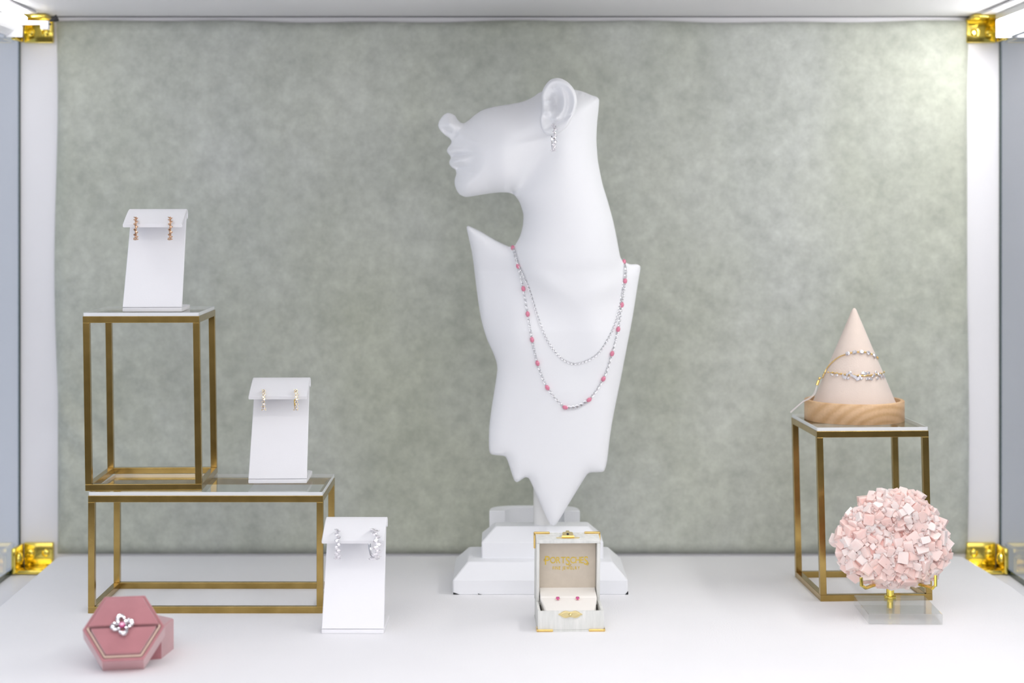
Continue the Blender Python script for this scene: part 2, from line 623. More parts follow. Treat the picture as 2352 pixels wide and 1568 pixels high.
# brass corner brackets
def bracket(label, sx, top):
    """sx -1 left, +1 right; the bracket clamps back wall, side pane and top or base"""
    xg = (XL + .0014) if sx < 0 else (XR - .0014)
    zz = ZC if top else ZBASE
    s = -1 if top else 1
    t = thing('corner_bracket', label, 'bracket', (xg, ZB, zz), 'brass corner brackets of the case')
    xi = -sx
    xa, xb = sorted((xg + xi * .0045, xg + xi * .0335))
    z0, z1 = sorted((zz + s * .0015, zz + s * .0265))
    yb = ZB - .0005
    MB().box(xa, xb, yb - .006, yb, z0, z1, .0009).build('back_plate', M['brass_bright'], t, True)
    z0, z1 = sorted((zz + s * .0008, zz + s * .0045))
    MB().box(xa, xb, yb - .033, yb - .0065, z0, z1, .0009).build('flat_plate', M['brass_bright'], t, True)
    xa2, xb2 = sorted((xg + xi * .0006, xg + xi * .0048))
    z0, z1 = sorted((zz + s * .0015, zz + s * .0265))
    MB().box(xa2, xb2, yb - .036, yb - .0065, z0, z1, .0009).build('side_plate', M['brass_bright'], t, True)
    for dx in (.011, .0265):
        c = Vector((xg + xi * dx, yb - .006, zz + s * .0165))
        sc = MB().lathe([(.0040, 0), (.0040, .0006), (.0034, .0016), (.0018, .0021), (.0017, .0012)], 16,
                        mat=Matrix.Translation(c) @ Matrix.Rotation(PI / 2, 4, 'X')).build('screw', M['brass_bright'], t, True)
    c = Vector((xg + xi * .0048, yb - .022, zz + s * .014))
    MB().lathe([(.0062, 0), (.0060, .0012), (.0045, .0027), (.002, .0034)], 18,
               mat=Matrix.Translation(c) @ Matrix.Rotation(xi * PI / 2, 4, 'Y')).build('thumb_screw', M['brass_bright'], t, True)
    return t


bracket('polished brass corner bracket at the upper left behind the LED tape', -1, True)
bracket('polished brass corner bracket at the upper right under the lit LED bar', 1, True)
bracket('polished brass corner bracket low at the left behind the platform edge', -1, False)
bracket('polished brass corner bracket low at the right beside the pink crystal', 1, False)


# ------------------------------------------------------------------ brass risers with glass tops
def riser(label, W, D, H, loc, rz, shear=0.0, bt=.0056):
    t = thing('display_riser', label, 'riser', loc, None, rz)

    def sh(mb):
        for v in mb.v:
            v.x += shear * v.z / H
        return mb
    a = bt
    for x in (0, W - a):
        for y in (0, D - a):
            sh(MB().box(x, x + a, y, y + a, a, H - a, .0003)).build('leg', M['brass'], t, world=False)
    for z in (0, H - a):
        for y in (0, D - a):
            sh(MB().box(0, W, y, y + a, z, z + a, .0003)).build('rail', M['brass'], t, world=False)
        for x in (0, W - a):
            sh(MB().box(x, x + a, a, D - a, z, z + a, .0003)).build('side_rail', M['brass'], t, world=False)
    sh(MB().box(.0008, W - .0008, .0006, D - .0008, H, H + .0032, .0003)).build('glass_top', M['shelf_glass'], t, world=False)
    e, g0, g1 = .0005, .0010, W - .0010
    mb = MB()
    for q in ((g0, g1, .0004, .0004 + e), (g0, g1, D - .0004 - e, D - .0004), (.0005, .0005 + e, .001, D - .001), (W - .0005 - e, W - .0005, .001, D - .001)):
        mb.box(*q, H + .0001, H + .0031)
    sh(mb).build('glass_edge', M['glass_edge'], t, world=False)
    return t


riser('low wide brass framed riser with a glass top, standing on the white floor', .2000, .1000, .1000, (-.3547, 1.444, 0), 0)
riser('tall brass framed riser standing on the glass of the low wide riser', .0990, .1000, .1490, (-.3582, 1.4487, .1032), math.radians(1.9), -.0022)
riser('tall brass framed riser under the cone, behind the pink crystal', .0995, .1020, .1492, (.2766, 1.488, 0), math.radians(2.9), -.0035)

# ------------------------------------------------------------------ earring stands
HW = .0253


def stand_strip(prof, th, hw, taper=0.0):
    """a bent strip of given thickness along a side profile (y,z)"""
    n = len(prof)
    L_, R_ = [], []
    for i in range(n):
        a = Vector(prof[max(i - 1, 0)])
        c = Vector(prof[min(i + 1, n - 1)])
        t = (c - a).normalized()
        nn = Vector((-t.y, t.x))
        p = Vector(prof[i])
        L_.append(p + nn * th / 2)
        R_.append(p - nn * th / 2)
    ring = L_ + R_[::-1]
    mb = MB()
    m_ = len(ring)
    e = .0005
    xs = [-hw, -hw + e, hw - e, hw]
    vs = []
    cen = lambda i: Vector(prof[i if i < n else 2 * n - 1 - i])
    for k, x in enumerate(xs):
        for i, q in enumerate(ring):
            if k in (0, 3):
                q = cen(i) + (q - cen(i)) * .65
            vs.append((x * (1 - taper * min(1, q.y / .08)), q.x, q.y))
    fs = []
    for k in range(3):
        for i in range(m_):
            j = (i + 1) % m_
            fs.append((k * m_ + i, k * m_ + j, (k + 1) * m_ + j, (k + 1) * m_ + i))
    for k in (0, 3):
        for i in range(n - 1):
            q = (k * m_ + i, k * m_ + i + 1, k * m_ + m_ - 2 - i, k * m_ + m_ - 1 - i)
            fs.append(q if k == 0 else q[::-1])
    mb.add(vs, fs)
    return mb


def make_stand():
    t = thing('earring_stand', 'x', 'earring stand', (0, 0, 0), 'white earring stands')
    # panel leaning back from the foot
    pan = [(.0016 + .036 * s, .0035 + .0765 * s) for s in [i / 8 for i in range(9)]]
    stand_strip(pan, .0030, HW, .045).build('panel', M['leatherette'], t, True, world=False)
    top = [(.0376, .0800), (.0390, .0828), (.0388, .0850), (.0372, .0864), (.0345, .0868), (.031, .0860)]
    flp = top + [(.031 - .029 * s, .0860 - .0122 * s ** 1.15) for s in [i / 6 for i in range(1, 7)]]
    stand_strip(flp, .0030, HW).build('flap', M['leatherette'], t, True, world=False)
    MB().prism([(-HW, 0), (HW, 0), (HW + .0005, .05), (HW - .003, .0545), (-HW + .003, .0545), (-HW, .05)], 0, .0034, .0007).build(
        'foot', M['leatherette'], t, True, world=False)
    return t


ST = make_stand()
stands = []
for i, (lab, x, y, z, rz) in enumerate([
        ('white earring stand holding rose gold hoops on the tall riser', (349.5 - CX) / FPX * 1.458, 1.458, .2556, 3.0),
        ('white earring stand holding yellow gold hoops on the low riser', (637.5 - CX) / FPX * 1.470, 1.470, .1064, 1.5),
        ('white earring stand holding silver hoops on the white floor', (810 - CX) / FPX * 1.374, 1.374, 0, -.5)]):
    o = ST if i == 0 else copy_tree(ST)
    o['label'] = lab
    o.location = (x, y, z)
    o.rotation_euler = (0, 0, math.radians(rz))
    stands.append(o)
bpy.context.view_layer.update()


def make_hoop(metal, R=.0092, sr=.00125, seg=48, stones='gem', spread=0.0, label='', group=''):
    """hoop in the local YZ plane; front (towards -Y) set with stones; origin at the piercing on the flap"""
    t = thing('hoop_earring', label, 'earring', (0, 0, 0), group)
    cy, cz = 0.0, 0.0
    m = MB()
    path = [(0, cy - R * math.cos(a), cz + R * math.sin(a)) for a in [2 * PI * k / seg for k in range(seg)]]
    m.tube(path, .00075, 8, closed=True, up=(1, 0, 0))
    m.build('hoop', metal, t, True, world=False)
    g = MB()
    pr = MB()
    for k in range(13):
        a = math.radians(78 - k * 14)
        nrm = Vector((0, -math.cos(a), math.sin(a)))
        p = Vector((0, cy - (R + .0008) * math.cos(a), cz + (R + .0008) * math.sin(a)))
        dx = spread * (1 if k % 2 else -1)
        rr = sr * (1 + .35 * max(0, (k - 3) / 9))
        g.gem(p + Vector((dx, 0, 0)), rr, nrm)
        for s in (-1, 1):
            pr.ball(p + Vector((dx + s * rr * .95, 0, .0002)) + nrm * .0002, .00042, 6, 4)
    g.build('stones', M[stones], t, world=False)
    pr.build('prongs', metal, t, world=False)
    return t


def hang(proto, stand, lx, s=1.0, rz=0.0, label=None, first=False):
    o = proto if first else copy_tree(proto)
    loc = stand.matrix_world @ Vector((lx, .0072, .0715))
    o.location = loc
    o.scale = (s, s, s)
    o.rotation_euler = (0, 0, rz)
    if label:
        o['label'] = label
    return o


h1 = make_hoop(M['rose_gold'], R=.0092, sr=.00115, spread=.0006, stones='gem_gold', group='rose gold hoops', label='x')
hang(h1, stands[0], -.0150, .96, .20, 'rose gold stone hoop on the tall riser stand, left of the pair', True)
hang(h1, stands[0], .0142, .96, .22, 'rose gold stone hoop on the tall riser stand, right of the pair')
h2 = make_hoop(M['gold'], R=.0088, sr=.00105, spread=.0004, group='yellow gold hoops', label='x')
hang(h2, stands[1], -.0128, .92, .14, 'yellow gold stone hoop on the low riser stand, left of the pair', True)
hang(h2, stands[1], .0148, .92, .22, 'yellow gold stone hoop on the low riser stand, right of the pair')
h3 = make_hoop(M['silver'], R=.0108, sr=.0015, spread=.0008, group='silver hoops', label='x')
hang(h3, stands[2], -.0130, 1.02, .10, 'slender silver stone hoop on the floor stand, left of the pair', True)
o = hang(h3, stands[2], .0160, 1.06, .35, 'wider silver stone hoop on the floor stand, right of the pair')
o.scale = (1.5, 1.06, 1.06)

# ------------------------------------------------------------------ the display bust
ZR = 1.562
HEAD_FACE = [(1028.4, 259), (1037, 261), (1044.5, 265), (1051.5, 275), (1058.5, 281.5), (1065.5, 282.8), (1076.8, 275.8), (1092, 263), (1106, 254), (1119, 249),
             (1141, 244), (1173, 239), (1202, 233), (1224, 223), (1240, 212)]
BACK = [(1262, 205), (1300, 204), (1320.8, 206), (1341, 211), (1360, 219), (1371.8, 223), (1376, 229), (1375, 249), (1371.8, 281), (1370, 319.5), (1372.4, 359),
        (1374, 373), (1383.6, 421), (1396, 462), (1409, 510), (1417, 548.5), (1425, 590)]
SHOULDER_R = [(1431.4, 599.5), (1447, 606.5), (1464, 607), (1470.5, 611), (1471, 617)]
CHEST_R = [(1467, 640), (1452.8, 729.6), (1440, 796.5), (1424, 879.5), (1408, 959), (1400.4, 1007.4), (1394.7, 1056), (1391, 1073), (1386, 1082.6), (1375, 1084), (1356, 1085),
           (1348.7, 1089), (1310, 1151), (1278.4, 1202.6), (1269.8, 1206.9), (1262.6, 1202.6), (1221, 1110.7), (1213.8, 1097.8), (1206.7, 1095.8),
           (1192.3, 1105), (1186.6, 1107), (1180.8, 1102), (1165, 1056), (1159.3, 1047.6), (1129, 1043.3), (1124, 1036), (1122.8, 1019)]
CHEST_L = [(1123.4, 984.4), (1127.6, 946.4), (1142, 850.8), (1140.3, 831.6), (1132.3, 809.3), (1118, 777.4), (1105.2, 732.8), (1095.7, 672.2),
           (1084.5, 583), (1071.7, 522.3), (1075, 518), (1079.7, 519.8), (1105, 532), (1137, 551), (1169, 566)]
NECK_L = [(1177, 566.3), (1183.4, 562), (1194.5, 541.5), (1201, 516), (1202, 494.3), (1200.3, 484.7), (1192.3, 462.4), (1179.5, 446.5), (1166.8, 442.3)]
JAW = [(1141.3, 442.3), (1109.4, 446.5), (1077.5, 451.8), (1067, 451.8), (1055.7, 446.2), (1048.7, 436.4), (1044.5, 423.7), (1044.5, 411), (1048, 398.5)]
LIPS = [(1046, 390), (1038.2, 384.5), (1032.6, 377.5), (1032, 370.4), (1035.4, 363.4), (1034.7, 359.2), (1029, 352.2), (1026.3, 346), (1028.4, 339.6), (1034.7, 331), (1036.8, 324),
        (1032, 317), (1022, 310), (1011, 299), (1006.6, 288.4), (1008.8, 277.9), (1017.9, 265)]
FULL = HEAD_FACE + BACK + SHOULDER_R + CHEST_R + CHEST_L + NECK_L + JAW + LIPS
HEADP = HEAD_FACE + [(1275, 206), (1318, 230), (1325, 280), (1295, 318), (1255, 352), (1222, 394), (1192, 428)] + NECK_L[-1:] + JAW + LIPS
NECKP = [(1215, 300), (1226, 240), (1240, 212)] + BACK + [(1433, 650), (1420, 730), (1375, 790), (1318, 800), (1255, 755), (1205, 670), (1180, 600)] + NECK_L[1:-1] + [(1185, 438), (1200, 410)]
CHESTP = SHOULDER_R + CHEST_R + CHEST_L + [(1180, 560), (1230, 545), (1310, 545), (1390, 560), (1425, 590)]


def densify(poly, step=3.0, closed=True):
    out = []
    n = len(poly)
    pts = [np.array(p, float) for p in poly]
    for i in range(n):
        p0, p1, p2, p3 = pts[i - 1], pts[i], pts[(i + 1) % n], pts[(i + 2) % n]
        L = np.linalg.norm(p2 - p1)
        m_ = max(1, int(L / step))
        # centripetal-like catmull rom with limited tangents
        t1 = (p2 - p0) * min(1, L / (np.linalg.norm(p2 - p0) + 1e-6)) * .8
        t2 = (p3 - p1) * min(1, L / (np.linalg.norm(p3 - p1) + 1e-6)) * .8
        for k in range(m_):
            s = k / m_
            h00, h10, h01, h11 = 2 * s ** 3 - 3 * s ** 2 + 1, s ** 3 - 2 * s ** 2 + s, -2 * s ** 3 + 3 * s ** 2, s ** 3 - s ** 2
            out.append(h00 * p1 + h10 * t1 + h01 * p2 + h11 * t2)
    return np.array(out)


def seg_dist(pts, poly):
    """distance from each point to a closed polyline, and inside mask"""
    A = poly
    B = np.roll(poly, -1, 0)
    d2 = np.full(len(pts), 1e18)
    ins = np.zeros(len(pts), bool)
    for a, b in zip(A, B):
        ab = b - a
        t = np.clip(((pts - a) @ ab) / (ab @ ab + 1e-12), 0, 1)
        q = a + t[:, None] * ab - pts
        d2 = np.minimum(d2, (q ** 2).sum(1))
        c = ((a[1] > pts[:, 1]) != (b[1] > pts[:, 1]))
        with np.errstate(divide='ignore', invalid='ignore'):
            xi = (b[0] - a[0]) * (pts[:, 1] - a[1]) / (b[1] - a[1]) + a[0]
        ins ^= c & (pts[:, 0] < xi)
    return np.sqrt(d2), ins


PXM = ZR / FPX                       # metres per pixel at the bust
full = densify(FULL, 2.6)
gx, gy = np.meshgrid(np.arange(1002, 1476, 4.2), np.arange(172, 1212, 4.2))
gp = np.stack([gx.ravel(), gy.ravel()], 1)
gp[:, 0] += (np.floor(gp[:, 1] / 4.2) % 2) * 2.1
fx, fy = np.meshgrid(np.arange(1006, 1092, 1.9), np.arange(262, 400, 1.9))     # finer over nose and lips
gp = np.concatenate([gp[(gp[:, 0] > 1092) | (gp[:, 1] < 262) | (gp[:, 1] > 400)], np.stack([fx.ravel(), fy.ravel()], 1)])
d, ins = seg_dist(gp, full)
keep = ins & (d > 2.6)
gp = gp[keep]
# two extra rings just inside the outline give a rounded rim
tang = np.roll(full, -1, 0) - np.roll(full, 1, 0)
tang /= np.linalg.norm(tang, axis=1)[:, None] + 1e-9
nrm = np.stack([-tang[:, 1], tang[:, 0]], 1)
extra = []
for off in (.45, 1.3):
    q = full + nrm * off
    dd, ii = seg_dist(q, full)
    extra.append(q[ii & (dd > off * .8)])
allp = np.concatenate([full] + extra + [gp])
nb = len(full)
cdt = delaunay_2d_cdt([Vector(p) for p in allp], [(i, (i + 1) % nb) for i in range(nb)], [], 1, 1e-5)
pts = np.array([(v.x, v.y) for v in cdt[0]])
tri = [tuple(f) for f in cdt[2]]
orig = cdt[3]
isb = np.array([any(k < nb for k in o_) for o_ in orig])


def bump(p, c, sx, sy, rot=0.0):
    q = p - np.array(c)
    c_, s_ = math.cos(rot), math.sin(rot)
    a = (q[:, 0] * c_ + q[:, 1] * s_) / sx
    b_ = (-q[:, 0] * s_ + q[:, 1] * c_) / sy
    return np.exp(-(a * a + b_ * b_))


def bust_fields(p):
    """centre surface (towards camera) and half thickness, in metres, at pixel points p"""
    def field(poly, R, T):
        dd, ii = seg_dist(p, densify(poly, 5))
        dd = np.where(ii, dd, 0) * PXM
        u = np.minimum(dd / R, 1)
        return T * np.sqrt(np.maximum(0, 1 - (1 - u) ** 2)), dd
    x, y = p[:, 0], p[:, 1]
    Th = np.interp(x, [1005, 1035, 1060, 1100, 1160, 1250, 1330], [.011, .014, .022, .034, .046, .050, .046])
    th, dh = field(HEADP, .042, Th)
    Tn = np.interp(y, [200, 300, 480, 600, 700, 780], [.042, .040, .037, .030, .015, .003])
    tn, dn = field(NECKP, .042, Tn)
    tc, dc = field(CHESTP, .0075, .0085)
    t = (th ** 4 + tn ** 4 + tc ** 4) ** .25
    # lips, nostril wing, chin
    face = (x < 1120)
    f = np.zeros(len(p))
    f -= .0052 * bump(p, (1054, 355.0), 24, 3.4, -.10)                       # line between the lips
    f += .0030 * bump(p, (1046, 345), 15, 7)
    f += .0046 * bump(p, (1054, 368), 19, 8)
    f -= .0040 * bump(p, (1057, 384), 17, 5)
    f += .0030 * bump(p, (1070, 420), 22, 22)
    f += .0050 * bump(p, (1037, 286), 14, 11, .5)                             # nostril wing
    f -= .0062 * bump(p, (1027, 300), 10, 3.2, .5)
    f -= .0052 * bump(p, (1047, 306), 12, 4.2, -.9)
    f -= .0016 * bump(p, (1060, 300), 10, 18)
    dd, _ = seg_dist(p, full)
    edge = np.clip(dd / 7.0, 0, 1)
    t = t + np.where(face, f * edge, 0)
    # sternum groove, collar bones
    t += .004 * bump(p, (1245, 640), 75, 14, .55) * edge + .004 * bump(p, (1395, 660), 55, 12, -.4) * edge
    c = np.interp(y, [480, 620, 760, 900, 1210], [0, .004, .014, .016, .012])
    c = c - np.clip((y - 470) / 150, 0, 1) * .022 * ((x - 1290) / 180) ** 2 * np.clip((1200 - y) / 300, 0, 1)
    c += .007 * bump(p, (1190, 760), 60, 80) + .006 * bump(p, (1375, 770), 45, 80)
    return c, t


cen, th = bust_fields(pts)
# smooth the thickness over the mesh, holding the rim
nbr = [set() for _ in range(len(pts))]
for f in tri:
    for i in range(3):
        nbr[f[i]].add(f[(i + 1) % 3])
        nbr[f[i]].add(f[(i + 2) % 3])
E = np.array([(i, j) for i in range(len(pts)) for j in nbr[i]])
deg = np.bincount(E[:, 0], minlength=len(pts))
dfull, _ = seg_dist(pts, full)
wgt = np.clip((dfull - 4) / 14, 0, .6)
for it in range(22):
    avg = np.bincount(E[:, 0], weights=th[E[:, 1]], minlength=len(pts)) / np.maximum(deg, 1)
    wg = wgt * (.35 if False else 1)
    face_keep = np.where((pts[:, 0] < 1115) & (it > 1), 0, 1)
    th = th + (avg - th) * wg * face_keep
th = np.where(isb, 0, np.maximum(th, .0004))
_interp_pts = pts


def front_y(px, py):
    """depth of the bust's front surface at a pixel (inverse distance over nearest vertices)"""
    d2 = ((pts - np.array((px, py))) ** 2).sum(1)
    k = np.argpartition(d2, 5)[:5]
    w_ = 1 / (d2[k] + .5)
    return ZR - float(((cen[k] + th[k]) * w_).sum() / w_.sum())


def back_y(px, py):
    d2 = ((pts - np.array((px, py))) ** 2).sum(1)
    k = np.argpartition(d2, 5)[:5]
    w_ = 1 / (d2[k] + .5)
    return ZR - float(((cen[k] - th[k]) * w_).sum() / w_.sum())


bust = thing('display_bust', 'white necklace bust with a profile head facing left on a stepped base', 'bust', (.033, 1.573, 0))
vs = []
fr = []
for (px, py), c, t_ in zip(pts, cen, th):
    fr.append(P(px, py, ZR - c - t_))
bk = [None] * len(pts)
nv = len(fr)
bi = list(range(nv))
for i, ((px, py), c, t_) in enumerate(zip(pts, cen, th)):
    if isb[i]:
        bk[i] = i
    else:
        q = P(px, py, ZR - c)
        bk[i] = len(fr)
        fr.append(Vector((q.x, ZR - c + t_, q.z)))
faces = [f for f in tri] + [(bk[f[2]], bk[f[1]], bk[f[0]]) for f in tri]
MB().add(fr, faces).build('sculpted_body', M['bust'], bust, True, angle=180)

# ear: a shell with rim, scapha, antihelix and concha
EAR = [(1278.7, 178.9), (1264.6, 183), (1254.4, 193), (1246.8, 206), (1243.6, 219), (1244.5, 238), (1243.5, 257), (1240.4, 274.8), (1243, 292.6), (1249.3, 304), (1258.3, 311.3),
       (1271, 311.8), (1286.3, 304), (1301.6, 291.4), (1313, 273.5), (1320.8, 257), (1325, 236.5), (1324, 221), (1318, 204.6), (1306.7, 190.6), (1292.7, 181.7)]
ear = densify(EAR, 2.0)
ec = np.array((1278.0, 240.0))
ne, nr = len(ear), 26
y_ear0 = ZR - .046


def ear_h(q, r):
    """height towards the camera in metres"""
    x, y = q
    g = lambda v, c, s: math.exp(-((v - c) / s) ** 2)
    low = 1 / (1 + math.exp(-(y - 284) / 6))                  # lobe weight
    front = 1 / (1 + math.exp((x - 1256) / 4))                # towards the face
    h = .0060 * g(r, .87, .17) * (1 - low) * (1 - .5 * front)
    # antihelix: a ridge behind the concha, fading upwards and open to the front
    dx, dy = (x - 1276), (y - 234)
    rc = math.hypot(dx / 17.0, dy / 27.0)
    back = 1 / (1 + math.exp(-(x - 1278 + .25 * (y - 240)) / 6))
    h += .0052 * g(rc, 1.22, .33) * back * (1 - .5 * low)
    h -= .0105 * math.exp(-(rc / .80) ** 4) * (1 - .35 * math.exp(-((x - 1264) / 7) ** 2))
    # upper fork and fossa
    h -= .0028 * math.exp(-((x - 1272) / 9) ** 2 - ((y - 203) / 6) ** 2)
    # crus of the helix and tragus
    h += .0050 * math.exp(-((x - 1261) / 8) ** 2 - ((y - 232) / 5) ** 2)
    h += .0058 * math.exp(-((x - 1257) / 7) ** 2 - ((y - 256) / 9) ** 2)
    h += .0046 * math.exp(-((x - 1277) / 9) ** 2 - ((y - 272) / 5) ** 2)
    # groove running down to the lobe
    h -= .0020 * math.exp(-((x - 1281 - (y - 282) * -1.1) / 22) ** 2 - ((y - 284 + (x - 1275) * .55) / 4) ** 2)
    h += .0042 * low
    return h + .0035


EV, EF = [], []
for k in range(nr + 1):
    r_ = math.sqrt(k / nr) * .985 if k else 0
    for i in range(ne):
        q = ec + (ear[i] - ec) * r_
        lift = .010 * np.clip((q[0] - 1246) / 75, 0, 1) + .002
        rim = math.sqrt(max(0, 1 - max(0, (r_ - .90) / .10) ** 2)) if r_ > .9 else 1
        y = y_ear0 - lift - ear_h(q, r_) * (.35 + .65 * rim)
        EV.append(P(q[0], q[1], y))
for off, sc in ((.002, 1.0), (.006, .985), (.016, .9)):
    for i in range(ne):
        q = ec + (ear[i] - ec) * sc
        lift = .010 * np.clip((q[0] - 1246) / 75, 0, 1) + .002
        EV.append(P(q[0], q[1], y_ear0 - lift + off))
tot = nr + 4
for k in range(tot - 1):
    for i in range(ne):
        j = (i + 1) % ne
        a = (k * ne + i, k * ne + j, (k + 1) * ne + j, (k + 1) * ne + i)
        EF.append(a)
MB().add(EV, EF).build('ear', M['bust'], bust, True, angle=180)


def tier(name, r):
    """loft of bevelled rectangles (x0,x1,y0,y1,z)"""
    rings = []
    for (x0, x1, y0, y1, z) in r:
        e = .0012
        rings.append([(x0 + e, y0, z), (x1 - e, y0, z), (x1, y0 + e, z), (x1, y1 - e, z), (x1 - e, y1, z), (x0 + e, y1, z), (x0, y1 - e, z), (x0, y0 + e, z)])
    return MB().loft(rings).build(name, M['bust'], bust)


tier('base_tier', [(-.0460, .1090, 1.5155, 1.6145, 0), (-.0466, .1096, 1.515, 1.615, .0006), (-.0466, .1096, 1.515, 1.615, .0125), (-.0462, .1092, 1.5155, 1.6145, .0131),
                   (-.0340, .0970, 1.5305, 1.600, .0258), (-.033, .096, 1.532, 1.599, .0262)])
tier('base_tier', [(-.0214, .0896, 1.547, 1.597, .0260), (-.0214, .0896, 1.547, 1.597, .0401), (-.0210, .0892, 1.5475, 1.5965, .0407), (-.0092, .0772, 1.5615, 1.585, .0520),
                   (-.0084, .0764, 1.5625, 1.584, .0524)])
px_, pz_ = (1245 - CX) / FPX * 1.573, .0522
MB().lathe([(.0080, pz_), (.0080, .150), (.0070, .152)], 24, px_, 1.573).build('post', M['post'], bust, True)
MB().box(px_ - .010, px_ + .016, 1.548, 1.583, .120, .150, .002).build('post_socket', M['post'], bust, True)
# paint chips along the bottom of the base
for (a, b_, dz) in ((1041, 1055, .0016), (1098, 1106, .0006), (1436, 1443, .0026)):
    x0, x1 = (a - CX) / FPX * 1.515, (b_ - CX) / FPX * 1.515
    MB().add([(x0, 1.5147, .0003), (x1, 1.5147, .0003), ((x0 * .8 + x1 * .2) if a < 1300 else x1, 1.5147, .0003 + dz), (x0 if a < 1300 else x1 - .0004, 1.5147, .0005 + dz),
               (x0, 1.516, .0003), (x1, 1.516, .0003)], [(0, 1, 2, 3), (0, 4, 5, 1)]).build('paint_chip', M['dark'], bust)

# white C-shaped block behind the base
t = thing('curved_block', 'white C-shaped block standing on the floor behind the bust base', 'display block', ((1228 - CX) / FPX * 1.63, 1.635, 0))
xl, xr = (1124 - CX) / FPX * 1.62, (1332 - CX) / FPX * 1.62
cxm, hw_ = (xl + xr) / 2, (xr - xl) / 2
rings = []
N_ = 28
zt = .0563
for z in (0, .0006, zt - .0006, zt):
    e = .0005 if z in (0, zt) else 0
    outer, inner = [], []
    for k in range(N_ + 1):
        a = PI * k / N_
        sq = .62
        ca, sa = math.cos(a), math.sin(a)
        ca = math.copysign(abs(ca) ** sq, ca)
        sa = sa ** sq
        outer.append((cxm + (hw_ - e) * ca, 1.620 + e + (.031 - e) * sa, z))
        inner.append((cxm + (hw_ - .0150 + e) * ca, 1.620 + e + (.022 + e) * sa, z))
    rings.append(outer + inner[::-1])
mb = MB()
n_ = len(rings[0])
vs = [p for r_ in rings for p in r_]
fs = []
for k in range(3):
    for i in range(n_):
        j = (i + 1) % n_
        fs.append((k * n_ + i, k * n_ + j, (k + 1) * n_ + j, (k + 1) * n_ + i))
for k in (0, 3):
    for i in range(N_):
        q = (k * n_ + i, k * n_ + i + 1, k * n_ + n_ - 2 - i, k * n_ + n_ - 1 - i)
        fs.append(q)
mb.add(vs, fs).build('block_body', M['bust'], t, True)


# ------------------------------------------------------------------ necklaces
def on_bust(px, py, lift):
    y = front_y(px, py) - lift
    return P(px, py, y)


def resample(path, step):
    path = [Vector(p) for p in path]
    out = [path[0]]
    acc = 0
    for a, b in zip(path, path[1:]):
        L = (b - a).length
        if L < 1e-9:
            continue
        pos = step - acc
        while pos <= L:
            out.append(a.lerp(b, pos / L))
            pos += step
        acc = (acc + L) % step if L + acc >= step else acc + L
        acc = L - (pos - step)
    return out


def spline(pts_, n=12):
    out = []
    P_ = [Vector(p) for p in pts_]
    for i in range(len(P_) - 1):
        p0, p1, p2, p3 = P_[max(i - 1, 0)], P_[i], P_[i + 1], P_[min(i + 2, len(P_) - 1)]
        for k in range(n):
            s = k / n
            out.append(.5 * ((2 * p1) + (p2 - p0) * s + (2 * p0 - 5 * p1 + 4 * p2 - p3) * s * s + (3 * p1 - p0 - 3 * p2 + p3) * s ** 3))
    out.append(P_[-1])
    return out


def chain_mesh(path, link, wire, width, skip=()):
    m = MB()
    pp = resample(path, link)
    for i in range(len(pp) - 1):
        a, b = pp[i], pp[i + 1]
        c = (a + b) / 2
        if any((c - q).length < r for q, r in skip):
            continue
        t_ = (b - a).normalized()
        view = Vector((0, -1, 0))
        side = t_.cross(view).normalized()
        if i % 2:
            side = (side * .55 + side.cross(t_).normalized() * .8).normalized()
        up_ = t_.cross(side)
        ring = [c + t_ * link * .68 * math.cos(2 * PI * k / 8) + side * width * math.sin(2 * PI * k / 8) for k in range(8)]
        m.tube(ring, wire, 5, closed=True, up=tuple(up_))
    return m


beadpx = [(1178, 569), (1190, 611), (1202, 663), (1212, 721), (1222, 780), (1234.5, 834), (1257, 890), (1298, 935.5), (1353, 918), (1386, 870), (1406, 812), (1420, 756),
          (1428.5, 700), (1436, 645), (1433.5, 601)]
ctrl = [beadpx[0], (1184, 590)] + beadpx[1:8] + [(1325, 933)] + beadpx[8:14] + [(1437.5, 622), beadpx[14]]
path2 = spline([Vector((x, y, 0)) for x, y in ctrl], 10)
pathA = [on_bust(p.x, p.y, .0013) for p in path2]
# round the back of the neck to close the loop
behind = []
for s in np.linspace(0, 1, 9):
    px = 1433 + (1178 - 1433) * s
    py = 600 + (567 - 600) * s + 6 * math.sin(PI * s)
    yb = back_y(px, py) + .0015
    q = P(px, py, ZR)
    behind.append(Vector((q.x, yb, q.z)))
loopA = pathA + spline(behind, 4)[1:-1] + [pathA[0]]
nk = thing('bead_necklace', 'silver chain necklace with pink beads, the longer strand on the bust', 'necklace', pathA[0])
bpos = []
for k, (x, y) in enumerate(beadpx):
    bpos.append(on_bust(x, y, .0017))
stp = []
for s in range(5):
    u = (s + 1) / 6
    x, y = 1298 + 55 * u, 935.5 + (918 - 935.5) * u + 7 * math.sin(PI * u)
    stp.append(on_bust(x, y, .0018))
skip = [(q, .0022) for q in bpos] + [(q, .0022) for q in stp]
chain_mesh(loopA, .0023, .00026, .00095, skip).build('chain', M['silver'], nk, True)
